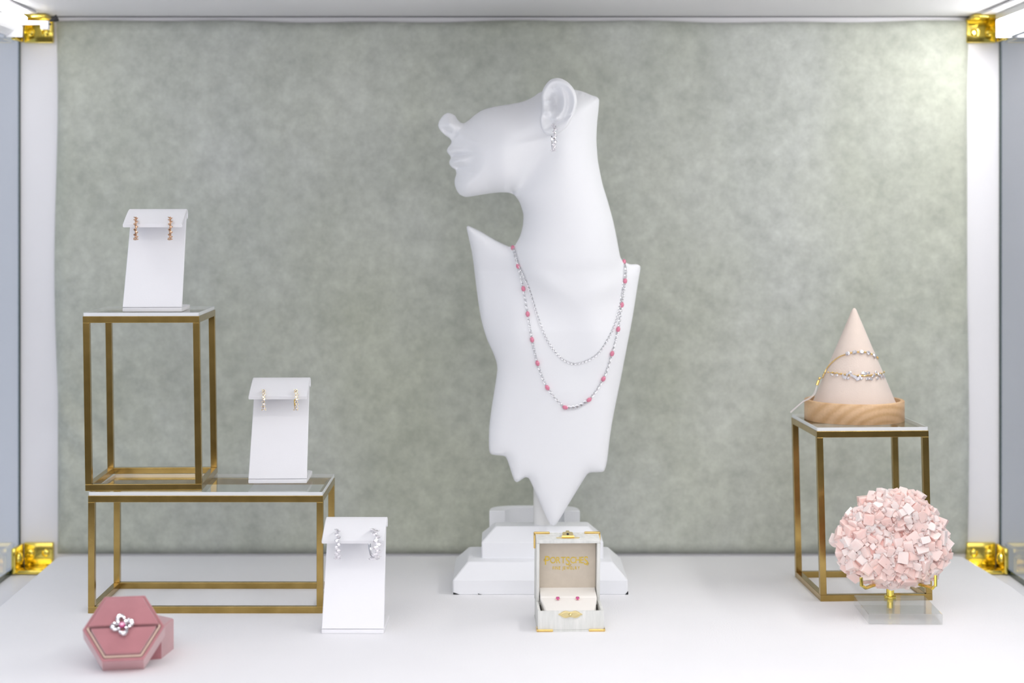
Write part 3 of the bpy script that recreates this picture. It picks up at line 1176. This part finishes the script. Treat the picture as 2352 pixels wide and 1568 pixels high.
for k, (q, px) in enumerate(zip(bpos, beadpx)):
    a = Vector((ctrl[0][0], 0, 0))
    i0, i1 = max(k - 1, 0), min(k + 1, len(bpos) - 1)
    d_ = (bpos[i1] - bpos[i0]).normalized()
    rot = Vector((0, 0, 1)).rotation_difference(d_).to_matrix().to_4x4()
    m = MB()
    m.ball(q, (.0019, .0019, .0026), 14, 10, rot)
    bd_ = m.build('bead', M['bead'], nk, True)
    m = MB()
    for s in (-1, 1):
        m.lathe([(.0006, -.0004), (.0009, 0), (.0006, .0004)], 8, mat=Matrix.Translation(q + d_ * .0027 * s) @ rot)
    m.build('bead_cap', M['silver'], bd_, True, world=False).location = (0, 0, 0)
    ch = [c for c in bpy.data.objects if c.parent == bd_][0]
    for v in ch.data.vertices:
        v.co -= nk.location
for q in stp:
    s_ = MB().gem(q + Vector((0, -.0002, 0)), .00135).build('stone', M['gem'], nk)
m = MB()
for q in stp:
    m.tube([q + Vector((.0015 * math.cos(2 * PI * k / 12), 0, .0015 * math.sin(2 * PI * k / 12))) for k in range(12)], .0003, 5, closed=True, up=(0, 1, 0))
m.build('settings', M['silver'], nk, True)

cB = [(1180.5, 570), (1191.3, 608), (1210.5, 650), (1223.2, 688), (1236, 729.6), (1252, 771), (1271, 803), (1293.4, 825), (1319, 835), (1350.8, 827), (1376.3, 809), (1395.4, 780.6),
      (1411.4, 745.5), (1424, 702), (1431, 660), (1436.5, 620), (1434.5, 603)]
path2 = spline([Vector((x, y, 0)) for x, y in cB], 10)
pathB = [on_bust(p.x, p.y, .0009 + .0012 * (1 if (p.y < 640) else 0)) for p in path2]
behind = [q + Vector((0, .0016, .0016)) for q in behind]
loopB = pathB + spline(behind, 4)[1:-1] + [pathB[0]]
nb_ = thing('chain_necklace', 'plain fine silver chain, the shorter strand on the bust', 'necklace', pathB[0])
chain_mesh(loopB, .0017, .00026, .00085).build('chain', M['silver'], nb_, True)

# earring in the bust's ear
eh = make_hoop(M['silver'], R=.0118, sr=.00135, spread=.0005, label='silver stone hoop hanging from the lobe of the white bust')
ey = y_ear0 - .0056 - .0085
q = P(1271, 296, ey)
eh.location = (q.x, q.y + .0045, q.z - .0075)
eh.scale = (1.05, .75, .93)
eh.rotation_euler = (0, 0, .12)

# ------------------------------------------------------------------ pink hexagonal ring box
A_ = .0300                                # hexagon side


def hexa(r, rot=0.0):
    return [(r * math.cos(rot + PI / 3 * k), r * math.sin(rot + PI / 3 * k)) for k in range(6)]


al = math.radians(39)
box_yaw = math.radians(10)
rb = thing('ring_box', 'open pink velvet hexagonal ring box leaning on its lid', 'ring box', ((282 - CX) / FPX * 1.263, 1.2655, 0), None, box_yaw)
# local frame: face plane coordinates (u right, v up the slope, w out of the face)
TH = .0185
ap = A_ * math.sqrt(3) / 2
base_o = Vector((0, 0, 0))
U = Vector((1, 0, 0))
V = Vector((0, math.sin(al), math.cos(al)))
Wn = Vector((0, -math.cos(al), math.sin(al)))
org = V * ap                              # centre of the rear face; its lower edge rests on the floor
FM = Matrix(((U.x, V.x, Wn.x, org.x), (U.y, V.y, Wn.y, org.y), (U.z, V.z, Wn.z, org.z), (0, 0, 0, 1)))


def hexring(mb, ro, ri, z0, z1, b=.0006):
    n = 6
    o0, o1 = hexa(ro), hexa(ri)
    rings = [[(*p, z0) for p in o0], [(*p, z1 - b) for p in o0], [(p[0] * (1 - b / ro), p[1] * (1 - b / ro), z1) for p in o0],
             [(p[0] * (1 + b / ri), p[1] * (1 + b / ri), z1) for p in o1], [(*p, z1 - b) for p in o1], [(*p, z0 + .002) for p in o1]]
    vs = [p for r_ in rings for p in r_]
    fs = []
    for k in range(5):
        for i in range(n):
            j = (i + 1) % n
            fs.append((k * n + i, k * n + j, (k + 1) * n + j, (k + 1) * n + i))
    fs.append(tuple(range(5 * n, 6 * n)))
    fs.append(tuple(reversed(range(n))))
    mb.add(vs, fs, FM)
    return mb


hexring(MB(), A_, A_ - .0026, 0, TH - .0022).build('box_shell', M['velvet'], rb, world=False)
hexring(MB(), A_ - .0030, A_ - .0044, .003, TH - .0014, .0002).build('inner_trim', M['trim_beige'], rb, world=False)
h_ = A_ - .0050
for s, zt_ in ((1, TH + .0008), (-1, TH + .0012)):
    h_ = A_ - (.0029 if s > 0 else .0050)
    poly = [(h_ - .0008, s * .0009), (h_ / 2, s * h_ * .866), (-h_ / 2, s * h_ * .866), (-h_ + .0008, s * .0009)]
    MB().prism(poly, .004, zt_, .0011, FM).build('cushion', M['velvet'], rb, True, world=False)
# lid: lying flat behind, hollow below
lid_c = Vector((-.2865, 1.3150, 0))
rot = Matrix.Rotation(math.radians(30 - 7), 4, 'Z')
lm = Matrix.Translation(Matrix.Rotation(-box_yaw, 4, 'Z') @ (lid_c - rb.location)) @ Matrix.Rotation(-box_yaw, 4, 'Z') @ rot
o0, o1 = hexa(A_), hexa(A_ - .0026)
b = .0012
rings = [[(*p, .0035) for p in o1], [(*p, 0) for p in o1], [(*p, 0) for p in o0], [(*p, .0228) for p in o0],
         [(p[0] * (1 - b / A_), p[1] * (1 - b / A_), .0240) for p in o0]]
MB().loft(rings, True, True, lm).build('lid', M['velvet'], rb, world=False)

# ring standing in the slot
rg = thing('gem_ring', 'silver petal ring with a pink centre stone in the pink box slot', 'ring', tuple(rb.location), None, box_yaw)
rc = Vector((-.0010, -.0006, TH + .0040))
m = MB()
R_ = .0085
cpt = Vector((rc.x, .0002, TH - .0048))
m.tube([FM @ (cpt + Vector((R_ * math.cos(a), 0, R_ * math.sin(a)))) for a in [2 * PI * k / 40 for k in range(40)]], .0007, 8, closed=True)
m.build('band', M['silver'], rg, True, world=False)
for k in range(4):
    a0 = PI / 4 + PI / 2 * k + .35
    m = MB()
    pth = []
    for j in range(9):
        s = j / 8
        a = a0 + 1.5 * s
        rr = .0024 + .0048 * math.sin(PI * min(1, s * .95 + .1)) ** .8
        pth.append(rc + Vector((rr * math.cos(a), rr * math.sin(a), -.0008 + .0010 * math.sin(PI * s))))
    m.tube([FM @ p for p in pth], [.0007 + .0011 * math.sin(PI * j / 8) for j in range(9)], 8)
    pt = m.build('petal', M['silver'], rg, True, world=False)
    g = MB()
    for j in (1, 3, 4, 5, 7):
        g.gem(FM @ (pth[j] + Vector((0, 0, .0009))), .0010 if j != 4 else .0017, Wn)
    g.build('petal_stones', M['gem'], pt, world=False)
MB().gem(FM @ (rc + Vector((0, 0, .0004))), .0024, Wn).build('centre_stone', M['stone_pink'], rg, world=False)

# ------------------------------------------------------------------ ivory jewellery box
jb = thing('jewelry_box', 'open ivory linen jewellery box with gold corners and gold lettering inside the lid', 'jewelry box', (.0536, 1.381, 0), None, math.radians(1.6))
W_, D_, Hb = .0540, .0555, .0168
hw = W_ / 2


def J(mb, name, mat, smooth=False, parent=None):
    return mb.build(name, mat, parent or jb, smooth, world=False)


# base tray: bottom board and four walls
J(MB().box(-hw - .0004, hw + .0004, -.0004, D_, 0, .0012, .0003), 'bottom_board', M['linen'])
wt = .0024
mb = MB()
mb.box(-hw, hw, 0, wt, .0012, Hb, .0006)
mb.box(-hw, hw, D_ - wt, D_, .0012, Hb, .0006)
mb.box(-hw, -hw + wt, wt, D_ - wt, .0012, Hb, .0006)
mb.box(hw - wt, hw, wt, D_ - wt, .0012, Hb, .0006)
J(mb, 'tray', M['linen'], True)
J(MB().box(-hw + wt + .0002, hw - wt - .0002, wt + .0002, D_ - wt - .0002, .0012, .0060), 'tray_lining', M['satin'])
# folded earring pad: back step, then a slope running down to the front
pw = hw - wt - .0012
prof = [(.0035, .0130), (.0075, .0158), (.0290, .0208), (.0310, .0220), (.0500, .0262), (.0525, .0255), (.0525, .0062), (.0035, .0062)]
MBp = MB()
rings = []
for k, x in enumerate((-pw, -pw + .0006, pw - .0006, pw)):
    rings.append([((x + (0.0035 if x < 0 else -.0035) * (1 if y < .028 else .0)), y, z - (0.0004 if k in (0, 3) else 0)) for y, z in prof])
MBp.loft(rings)
J(MBp, 'earring_pad', M['ivory_pad'])
# gold corner pieces on the bottom board
for s in (-1, 1):
    mb = MB()
    x0, x1 = sorted((s * (hw + .0008), s * (hw - .0125)))
    mb.box(x0, x1, -.0010, .0012, -.0000, .0021, .0006)
    x0, x1 = sorted((s * (hw + .0010), s * (hw - .0010)))
    mb.box(x0, x1, -.0010, .0120, -.0000, .0021, .0006)
    J(mb, 'corner_guard', M['gold'], True)
# front clasp plate
pl = []
for k in range(40):
    a = 2 * PI * k / 40
    rx = .0094 * (1 + .05 * math.cos(8 * a))
    rz = .0027 * (1 + .22 * math.cos(6 * a))
    pl.append((rx * math.cos(a), rz * math.sin(a)))
TP = Matrix.Translation((-.0005, -.0006, .0142)) @ Matrix.Rotation(PI / 2, 4, 'X')
cp = J(MB().prism(pl, -.0006, .0003, 0, TP), 'clasp_plate', M['pale_gold'])
m = MB()
m.tube([TP @ Vector((p[0] * .8, p[1] * .72, .0003)) for p in pl], .00025, 5, closed=True, up=(0, 1, 0))
m.ball((-.0005, -.0016, .0142), (.0014, .0011, .0013), 12, 8)
J(m, 'clasp_knob', M['pale_gold'], True, cp)
# lid: shallow tray standing open, tipped slightly forward
tilt = math.radians(7)
LT = Matrix.Translation((0, D_ + .0002, Hb - .0015)) @ Matrix.Rotation(tilt, 4, 'X')
DL, HL, lw = .0185, .0555, hw - .0004         # lid depth, height, half width
wt2 = .0026
mb = MB()
mb.box(-lw, lw, -.0016, .0, 0, HL, .0004, LT)
mb.box(-lw, lw, -DL, -.0016, HL - wt2, HL, .0006, LT)
mb.box(-lw, lw, -DL, -.0016, 0, wt2, .0006, LT)
mb.box(-lw, -lw + wt2, -DL, -.0016, wt2, HL - wt2, .0006, LT)
mb.box(lw - wt2, lw, -DL, -.0016, wt2, HL - wt2, .0006, LT)
lid = J(mb, 'lid', M['linen'], True)
J(MB().box(-lw + wt2 + .0002, lw - wt2 - .0002, -.0075, -.0016, wt2 + .0002, HL - wt2 - .0002, .0004, LT), 'lid_lining', M['satin'], False, lid)
J(MB().box(-lw - .0008, lw + .0008, 0, .0014, -.001, HL + .0008, .0005, LT), 'lid_board', M['linen'], True, lid)
for s in (-1, 1):
    mb = MB()
    x0, x1 = sorted((s * (lw + .0014), s * (lw - .0120)))
    mb.box(x0, x1, -.0008, .0020, HL - .0004, HL + .0016, .0007, LT)
    x0, x1 = sorted((s * (lw + .0016), s * (lw - .0004)))
    mb.box(x0, x1, -.0008, .0020, HL - .0125, HL + .0014, .0007, LT)
    J(mb, 'corner_guard', M['gold'], True)
# clasp on the lid edge
oval = [(.0098 * math.cos(2 * PI * k / 32), .0022 * math.sin(2 * PI * k / 32)) for k in range(32)]
cl = J(MB().prism(oval, HL, HL + .0005, 0, LT @ Matrix.Translation((0, -.0115, 0))), 'lid_clasp', M['pale_gold'])
m = MB()
m.tube([LT @ Vector((x, -.0118, HL + .0014)) for x in (-.0052, .0052)], .0011, 8)
J(m, 'clasp_barrel', M['gold'], True, cl)
hasp = [(-.0045, -.0016), (-.0040, -.0030), (.0040, -.0030), (.0045, -.0016), (.0045, .0016), (.0034, .0026), (.0016, .0026), (.0013, .0042), (-.0013, .0042), (-.0016, .0026), (-.0034, .0026),
        (-.0045, .0016)]
HM = LT @ Matrix.Translation((0, -.0086, HL + .0022)) @ Matrix.Rotation(math.radians(28), 4, 'X')
J(MB().prism(hasp, -.0003, .0003, 0, HM), 'hasp', M['pale_gold'], False, cl)
J(MB().lathe([(.0011, .0003), (.0011, .00045)], 12, mat=HM), 'hasp_hole', M['dark'], False, cl)


# gold lettering on the lining, letter by letter so that the capitals can differ in size
def letter(ch, size):
    cu = bpy.data.curves.new('letter', 'FONT')
    cu.body = ch
    cu.size = size
    cu.extrude = .00005
    cu.offset = .00008
    ob = bpy.data.objects.new('tmp', cu)
    COL.objects.link(ob)
    bpy.context.view_layer.update()
    me = bpy.data.meshes.new_from_object(ob)
    bpy.data.objects.remove(ob)
    return me


def write(word, sizes, x_mid, z0, width, gap, extra=None):
    mes, x = [], 0
    for ch, (s, dz) in zip(word, sizes):
        if ch == ' ':
            x += s * .35
            continue
        me = letter(ch, s)
        xs = [v.co.x for v in me.vertices]
        mes.append((me, x - min(xs), dz))
        x += max(xs) - min(xs) + gap
    k = width / x
    mb = MB()
    for me, ox, dz in mes:
        mb.add([((v.co.x + ox) * k - width / 2 + x_mid, -.00765 - v.co.z, z0 + v.co.y + dz) for v in me.vertices], [tuple(p.vertices) for p in me.polygons], LT)
        bpy.data.meshes.remove(me)
    return mb


BIG, SM = .0108, .0078
szs = [(BIG, -.0012), (SM, 0), (SM, 0), (SM, 0), (BIG * .95, -.0016), (SM, 0), (SM, 0), (SM, 0), (BIG * .95, -.0014)]
tx = write('PORTSCHES', szs, -.0006, .0325, .0365, .0004)


def curl(mb, cx_, cz_, r0, a0, turns, w_=.00022):
    pth = []
    n = int(14 * abs(turns)) + 4
    for k in range(n):
        s = k / (n - 1)
        a = a0 + 2 * PI * turns * s
        r_ = r0 * (1 - .7 * s)
        pth.append(LT @ Vector((cx_ + r_ * math.cos(a), -.0077, cz_ + r_ * math.sin(a))))
    mb.tube(pth, w_, 5)


curl(tx, -.0188, .0352, .0012, PI / 2, 1.2)
curl(tx, .0018, .0312, .0013, PI * .2, -1.1)
curl(tx, .0166, .0318, .0014, PI * .3, -1.2)
J(tx, 'lettering', M['gold_foil'], False, lid)
tx = write('FINE JEWELRY', [(.0038, 0)] * 12, -.0006, .0270, .0235, .0008)
J(tx, 'small_lettering', M['gold_foil'], False, lid)

# stud earrings on the pad
bpy.context.view_layer.update()
for i, (x, lab) in enumerate(((-.0092, 'pink stone stud on the ivory pad, left of the pair'), (.0072, 'pink stone stud on the ivory pad, right of the pair'))):
    p = jb.matrix_world @ Vector((x, .0265, .0204))
    t = thing('stud_earring', lab, 'earring', p, 'pink studs in the jewellery box')
    ax = Vector((0, -.75, .66))
    MB().gem(Vector(p) + ax * .0014, .0017, ax).build('stone', M['stone_pink'], t)
    m = MB()
    for k in range(4):
        a = PI / 4 + PI / 2 * k
        s = Vector((1, 0, 0)) * math.cos(a) + ax.cross(Vector((1, 0, 0))) * math.sin(a)
        m.tube([Vector(p), Vector(p) + s * .0014 + ax * .0010, Vector(p) + s * .0016 + ax * .0019], .0003, 5)
    m.build('prongs', M['rose_gold'], t, True)

# ------------------------------------------------------------------ cone and bracelets
ZG = .1526
CC = Vector(((1962 - CX) / FPX * 1.546, 1.546, ZG))
cn = thing('bracelet_cone', 'blush pink suede cone in a round wooden base on the right riser', 'bracelet holder', CC)
rB, rC, zA = .0448, .0381, .1012
MB().lathe([(rB - .0004, 0), (rB, .0004), (rB, .0177), (rB - .0005, .0182), (rB - .0036, .0182), (rB - .0040, .0176), (rB - .0040, .0120)], 72, mat=Matrix.Translation(CC)).build(
    'wooden_base', M['wood'], cn, True, angle=50)
MB().lathe([(rC, .0122), (rC - .0002, .0140), (.0030, zA - .0040), (.0019, zA - .0014), (.0007, zA)], 64, mat=Matrix.Translation(CC)).build('cone', M['cone'], cn, True, angle=60)


def cone_r(z):
    return (rC - .0002) + (.0030 - (rC - .0002)) * (z - .014) / (zA - .004 - .014)


def on_cone(px, py, lift, side=-1):
    """point of the cone's near (side -1) surface seen at a pixel"""
    Z = CC.y
    for _ in range(12):
        q = P(px, py, Z)
        r_ = cone_r(q.z - ZG) + lift
        dx = q.x - CC.x
        dx = max(-r_ * .999, min(r_ * .999, dx))
        Z = CC.y + side * math.sqrt(max(r_ * r_ - dx * dx, 0))
    q = P(px, py, Z)
    return Vector((max(CC.x - r_, min(CC.x + r_, q.x)), Z, q.z))


def back_arc(p0, p1, n=14, lift=.0012):
    """carry a bracelet round the far side of the cone from p0 to p1"""
    a0 = math.atan2(p0.y - CC.y, p0.x - CC.x)
    a1 = math.atan2(p1.y - CC.y, p1.x - CC.x)
    while a1 < a0:
        a1 += 2 * PI
    out = []
    for k in range(1, n):
        s = k / n
        z = p0.z + (p1.z - p0.z) * s
        r_ = cone_r(z - ZG) + lift
        a = a0 + (a1 - a0) * s
        out.append(Vector((CC.x + r_ * math.cos(a), CC.y + r_ * math.sin(a), z)))
    return out


# upper bracelet: fine gold chain rising from the left into a row of stones
up_px = [(1885, 867), (1891, 857), (1900, 844), (1913, 830), (1928, 819), (1942, 813.5)]
st_px = [(1947, 811.5), (1954.5, 810), (1963, 808.5), (1971, 808), (1979, 808), (1987, 808.5), (1995, 810), (2002, 812.5), (2009, 816), (2016, 821)]
pf = [on_cone(x, y, .0012) for x, y in up_px + st_px]
br = thing('stone_bracelet', 'gold chain bracelet with a short row of stones, higher on the cone', 'bracelet', pf[0])
loop = spline(pf, 6) + back_arc(pf[-1], pf[0])
m = MB()
m.tube(loop[:], .00048, 6, closed=True)
m.build('chain', M['gold'], br, True)
g, s_ = MB(), MB()
for k, (x, y) in enumerate(st_px):
    p = on_cone(x, y, .0016)
    nn = Vector((p.x - CC.x, p.y - CC.y, .012)).normalized()
    if k % 2 == 0:
        g.gem(p, .0021, nn)
    else:
        s_.ball(p, .00085, 8, 6)
g.build('stones', M['gem'], br)
s_.build('gold_links', M['gold'], br, True)
ball_p, bar0, bar1 = P(1882.5, 868.5, 1.535), P(1880.5, 873, 1.535), P(1876.5, 884, 1.535)
MB().ball(ball_p, .0013, 10, 8).build('clasp_bead', M['gold'], br, True)
MB().tube([bar0, bar1], .00135, 8).build('clasp_bar', M['gold'], br, True)
MB().tube([pf[0], ball_p, bar0], .0003, 6).build('clasp_wire', M['gold'], br, True)
MB().tube(spline([bar1, P(1873, 894, 1.533), P(1868, 905, 1.530), P(1858, 914, 1.522), P(1845, 921, 1.519), P(1830, 933, 1.516), P(1815, 946, 1.512)], 5), .00028, 5).build('tag_string', M['tag'], br, True)
MB().tube(spline([bar1, P(1874.5, 895, 1.532), P(1871, 905, 1.528), P(1860, 915.5, 1.520), P(1845, 922.5, 1.517), P(1831, 934.5, 1.514), P(1816, 948, 1.511)], 5), .00028, 5).build('tag_string', M['tag'], br, True)

# lower bracelet: crowded stones
lo_px = [(1889, 857), (1900, 855.5), (1912, 856), (1930, 858.5), (1950, 861), (1970, 862.5), (1990, 862.5), (2010, 861), (2024, 858), (2033, 855)]
pf = [on_cone(x, y, .0011) for x, y in lo_px]
bl = thing('cluster_bracelet', 'gold bracelet crowded with clear stones, lower on the cone', 'bracelet', pf[0])
loop = spline(pf, 6) + back_arc(pf[-1], pf[0])
MB().tube(loop, .0005, 6, closed=True).build('chain', M['gold'], bl, True)
g = MB()
s_ = MB()
rnd = random.Random(3)
for k in range(40):
    u = k / 39
    x = 1902 + u * 130
    y = float(np.interp(x, [q[0] for q in lo_px], [q[1] for q in lo_px]))
    dense = 1 if x > 1935 else .3
    dy = rnd.uniform(-8, 8) * dense + (1 if dense == 1 else 3)
    p = on_cone(min(x, 2031), y + dy, .0017)
    nn = Vector((p.x - CC.x, p.y - CC.y, .012)).normalized()
    if rnd.random() < .5 + .5 * dense - (.0 if dense == 1 else .2):
        g.gem(p, rnd.uniform(.0011, .0017), nn)
    if k % 3 == 0:
        s_.ball(on_cone(min(x, 2031), y - 1, .0013), .0008, 8, 6)
g.build('stones', M['gem'], bl)
s_.build('gold_links', M['gold'], bl, True)

# ------------------------------------------------------------------ pink crystal on its stand
cs = thing('crystal_stand', 'clear acrylic block with a brass post and two hooked arms', 'stand', (.3320, 1.4375, 0), None, math.radians(-1.5))
MB().box(-.0305, .0305, -.0345, .0345, .0003, .0092, .0008).build('acrylic_block', M['acrylic'], cs, world=False)
cs_l = lambda v: Vector(v) - Vector(cs.location)
sx_, sy_ = (2043 - CX) / FPX * 1.460, 1.460
MB().lathe([(.0050, .0093), (.0052, .0098), (.0052, .0112), (.0047, .0118)], 24, sx_, sy_).build('collar', M['brass_bright'], cs, True)
MB().lathe([(.0033, .0116), (.0033, .0250)], 20, sx_, sy_).build('stem', M['brass_bright'], cs, True)
MB().lathe([(.0026, .0012), (.0026, .0092)], 14, sx_, sy_).build('threaded_insert', M['brass_bright'], cs, True)
stem_top = Vector((sx_, sy_, .0235))


def strap(pts_, w_, th_):
    """flat strip: wide along the view, thin across"""
    pts_ = [Vector(p) for p in pts_]
    rings = []
    for i, p in enumerate(pts_):
        a, c = pts_[max(i - 1, 0)], pts_[min(i + 1, len(pts_) - 1)]
        t_ = (c - a).normalized()
        n_ = Vector((0, 1, 0)) if abs(t_.y) < .85 else Vector((1, 0, 0))
        n_ = (n_ - t_ * n_.dot(t_)).normalized()
        b_ = t_.cross(n_)
        rings.append([p + n_ * sx * w_ / 2 + b_ * sy * th_ / 2 for sx, sy in ((-1, -1), (1, -1), (1, 1), (-1, 1))])
    return MB().loft(rings)


for s, a, bq, c in ((-1, (2020, 1338), (1990, 1350.5), (1980, 1326)), (1, (2100, 1338), (2142, 1350), (2150, 1320))):
    p0 = stem_top
    p1 = P(*a, 1.446)
    p2 = P(*bq, 1.418)
    p3 = P((bq[0] + c[0]) / 2 - s * -4, bq[1] - 6, 1.415)
    p4 = P(*c, 1.416)
    m = MB()
    m.tube([p0, p1, p2.lerp(p1, .08), p2, p3, p4.lerp(p3, .1), p4], .0019, 8, flat=.75)
    m.build('arm', M['brass_bright'], cs, True)

CCR = P(2049, 1236, 1.4430)
cr = thing('crystal_cluster', 'rounded cluster of pale pink cubic salt crystals resting on the brass arms', 'crystal', (CCR.x, CCR.y, CCR.z))
SIL = [(0, 136), (15, 127), (30, 120), (45, 120), (60, 123), (75, 121), (90, 118), (105, 118), (120, 119), (135, 116), (150, 121), (165, 129), (180, 142), (195, 141), (210, 142),
       (225, 130), (240, 123), (255, 116), (270, 116), (285, 118), (300, 125), (315, 138), (330, 143), (345, 146), (360, 136)]
ppm = 1.443 / FPX


def sil(a):
    d_ = math.degrees(a) % 360
    return float(np.interp(d_, [q[0] for q in SIL], [q[1] for q in SIL])) * ppm


def crys_surf(a, rho):
    """a: angle in the picture plane, rho 0..1 from the centre; gives front surface offset"""
    R = sil(a) * .955
    x, z = R * rho * math.cos(a), R * rho * math.sin(a)
    dep = .0205 * math.sqrt(max(0, 1 - rho ** 2.4))
    # hollow in the middle of the upper half, lobes round it
    dep -= .0095 * math.exp(-((x + .002) / .020) ** 2 - ((z - .009) / .0085) ** 2)
    dep += .0035 * math.sin(5 * a + 1) * rho * (1 - rho)
    return Vector((x, -dep, z))


NA, NR_ = 48, 10
vs, fs = [], []
for k in range(NR_ + 1):
    for i in range(NA):
        a = 2 * PI * i / NA
        q = crys_surf(a, k / NR_)
        n_ = mnoise.noise(q * 160) * .0022
        vs.append(CCR + q * (1 - .05) + Vector((0, -n_ * (1 - k / NR_), 0)))
for k in range(NR_):
    for i in range(NA):
        j = (i + 1) % NA
        fs.append((k * NA + i, k * NA + j, (k + 1) * NA + j, (k + 1) * NA + i))
nb0 = len(vs)
for k in range(NR_ - 1, -1, -1):
    for i in range(NA):
        a = 2 * PI * i / NA
        rho = k / NR_
        R = sil(a) * .90
        vs.append(CCR + Vector((R * rho * math.cos(a), .014 * math.sqrt(1 - rho ** 2) + .0008 * mnoise.noise(Vector((a * 3, rho * 5, 1))), R * rho * math.sin(a))))
for k in range(NR_):
    r0 = (NR_ + k) * NA
    for i in range(NA):
        j = (i + 1) % NA
        fs.append((r0 + i, r0 + j, r0 + NA + j, r0 + NA + i))
MB().add(vs, fs).build('matrix_rock', M['crystal_core'], cr)

rnd = random.Random(11)
protos = []
for k in range(7):
    bm = bmesh.new()
    bmesh.ops.create_cube(bm, size=1)
    dims = (rnd.uniform(.85, 1.2), rnd.uniform(.7, 1.1), rnd.uniform(.75, 1.1))
    for v in bm.verts:
        v.co = Vector((v.co.x * dims[0], v.co.y * dims[1], v.co.z * dims[2])) + Vector([rnd.uniform(-.05, .05) for _ in range(3)])
    # chip one or two corners
    vv = list(bm.verts)
    rnd.shuffle(vv)
    bmesh.ops.bevel(bm, geom=vv[:2], offset=rnd.uniform(.12, .3), segments=1, affect='VERTICES')
    # a stepped growth on one face
    f = rnd.choice([f for f in bm.faces if len(f.verts) >= 4])
    r = bmesh.ops.inset_individual(bm, faces=[f], thickness=.16, depth=rnd.choice((-.06, .08)))
    me = bpy.data.meshes.new('crystal')
    bm.to_mesh(me)
    bm.free()
    me.materials.append(M['crystal'])
    protos.append(me)


def surf_normal(a, rho):
    e = .03
    p = crys_surf(a, rho)
    pa = crys_surf(a + e, rho)
    pr = crys_surf(a, max(0, rho - e))
    n_ = (pa - p).cross(pr - p)
    if n_.length < 1e-12:
        return Vector((0, -1, 0))
    n_.normalize()
    if n_.dot(Vector((p.x, -.02, p.z))) < 0:
        n_ = -n_
    return n_


placed = []
tries = 0
while len(placed) < 296 and tries < 40000:
    tries += 1
    a = rnd.uniform(0, 2 * PI)
    rho = math.sqrt(rnd.random())
    if tries < 6000:
        size = rnd.uniform(.0075, .0115)
    elif tries < 18000:
        size = rnd.uniform(.0056, .0078)
    else:
        size = rnd.uniform(.0040, .0056)
    p = crys_surf(a, rho)
    if any((p - q).length < (size + s_q) * .41 for q, s_q in placed):
        continue
    placed.append((p, size))
    n_ = surf_normal(a, rho)
    o = bpy.data.objects.new('crystal', rnd.choice(protos))
    COL.objects.link(o)
    o.parent = cr
    o.location = p * (.975 if rho > .85 else 1) - n_ * size * .2
    base = Vector((0, 0, 1)).rotation_difference(n_).to_matrix().to_4x4()
    rr = base @ Matrix.Rotation(rnd.uniform(0, PI), 4, 'Z') @ Matrix.Rotation(rnd.gauss(0, .55), 4, 'X') @ Matrix.Rotation(rnd.gauss(0, .45), 4, 'Y')
    o.rotation_euler = rr.to_euler()
    o.scale = (size, size * rnd.uniform(.8, 1.1), size * rnd.uniform(.8, 1.1))
# the small crumbs between, and the back: one part
m = MB()
for k in range(620):
    a = rnd.uniform(0, 2 * PI)
    rho = math.sqrt(rnd.random())
    size = rnd.uniform(.0016, .0034)
    back = k > 340
    p = crys_surf(a, rho)
    if back:
        R = sil(a) * .9
        p = Vector((R * rho * math.cos(a), .014 * math.sqrt(1 - rho ** 2), R * rho * math.sin(a)))
        size *= 1.6
    T = Matrix.Translation(CCR + p) @ Matrix.Rotation(rnd.uniform(0, PI), 4, 'X') @ Matrix.Rotation(rnd.uniform(0, PI), 4, 'Y') @ Matrix.Rotation(rnd.uniform(0, PI), 4, 'Z')
    h = size / 2
    m.box(-h, h, -h * .9, h * .9, -h, h, 0, T)
o = m.build('crystal_crumbs', M['crystal'], cr)
o['kind'] = 'stuff'
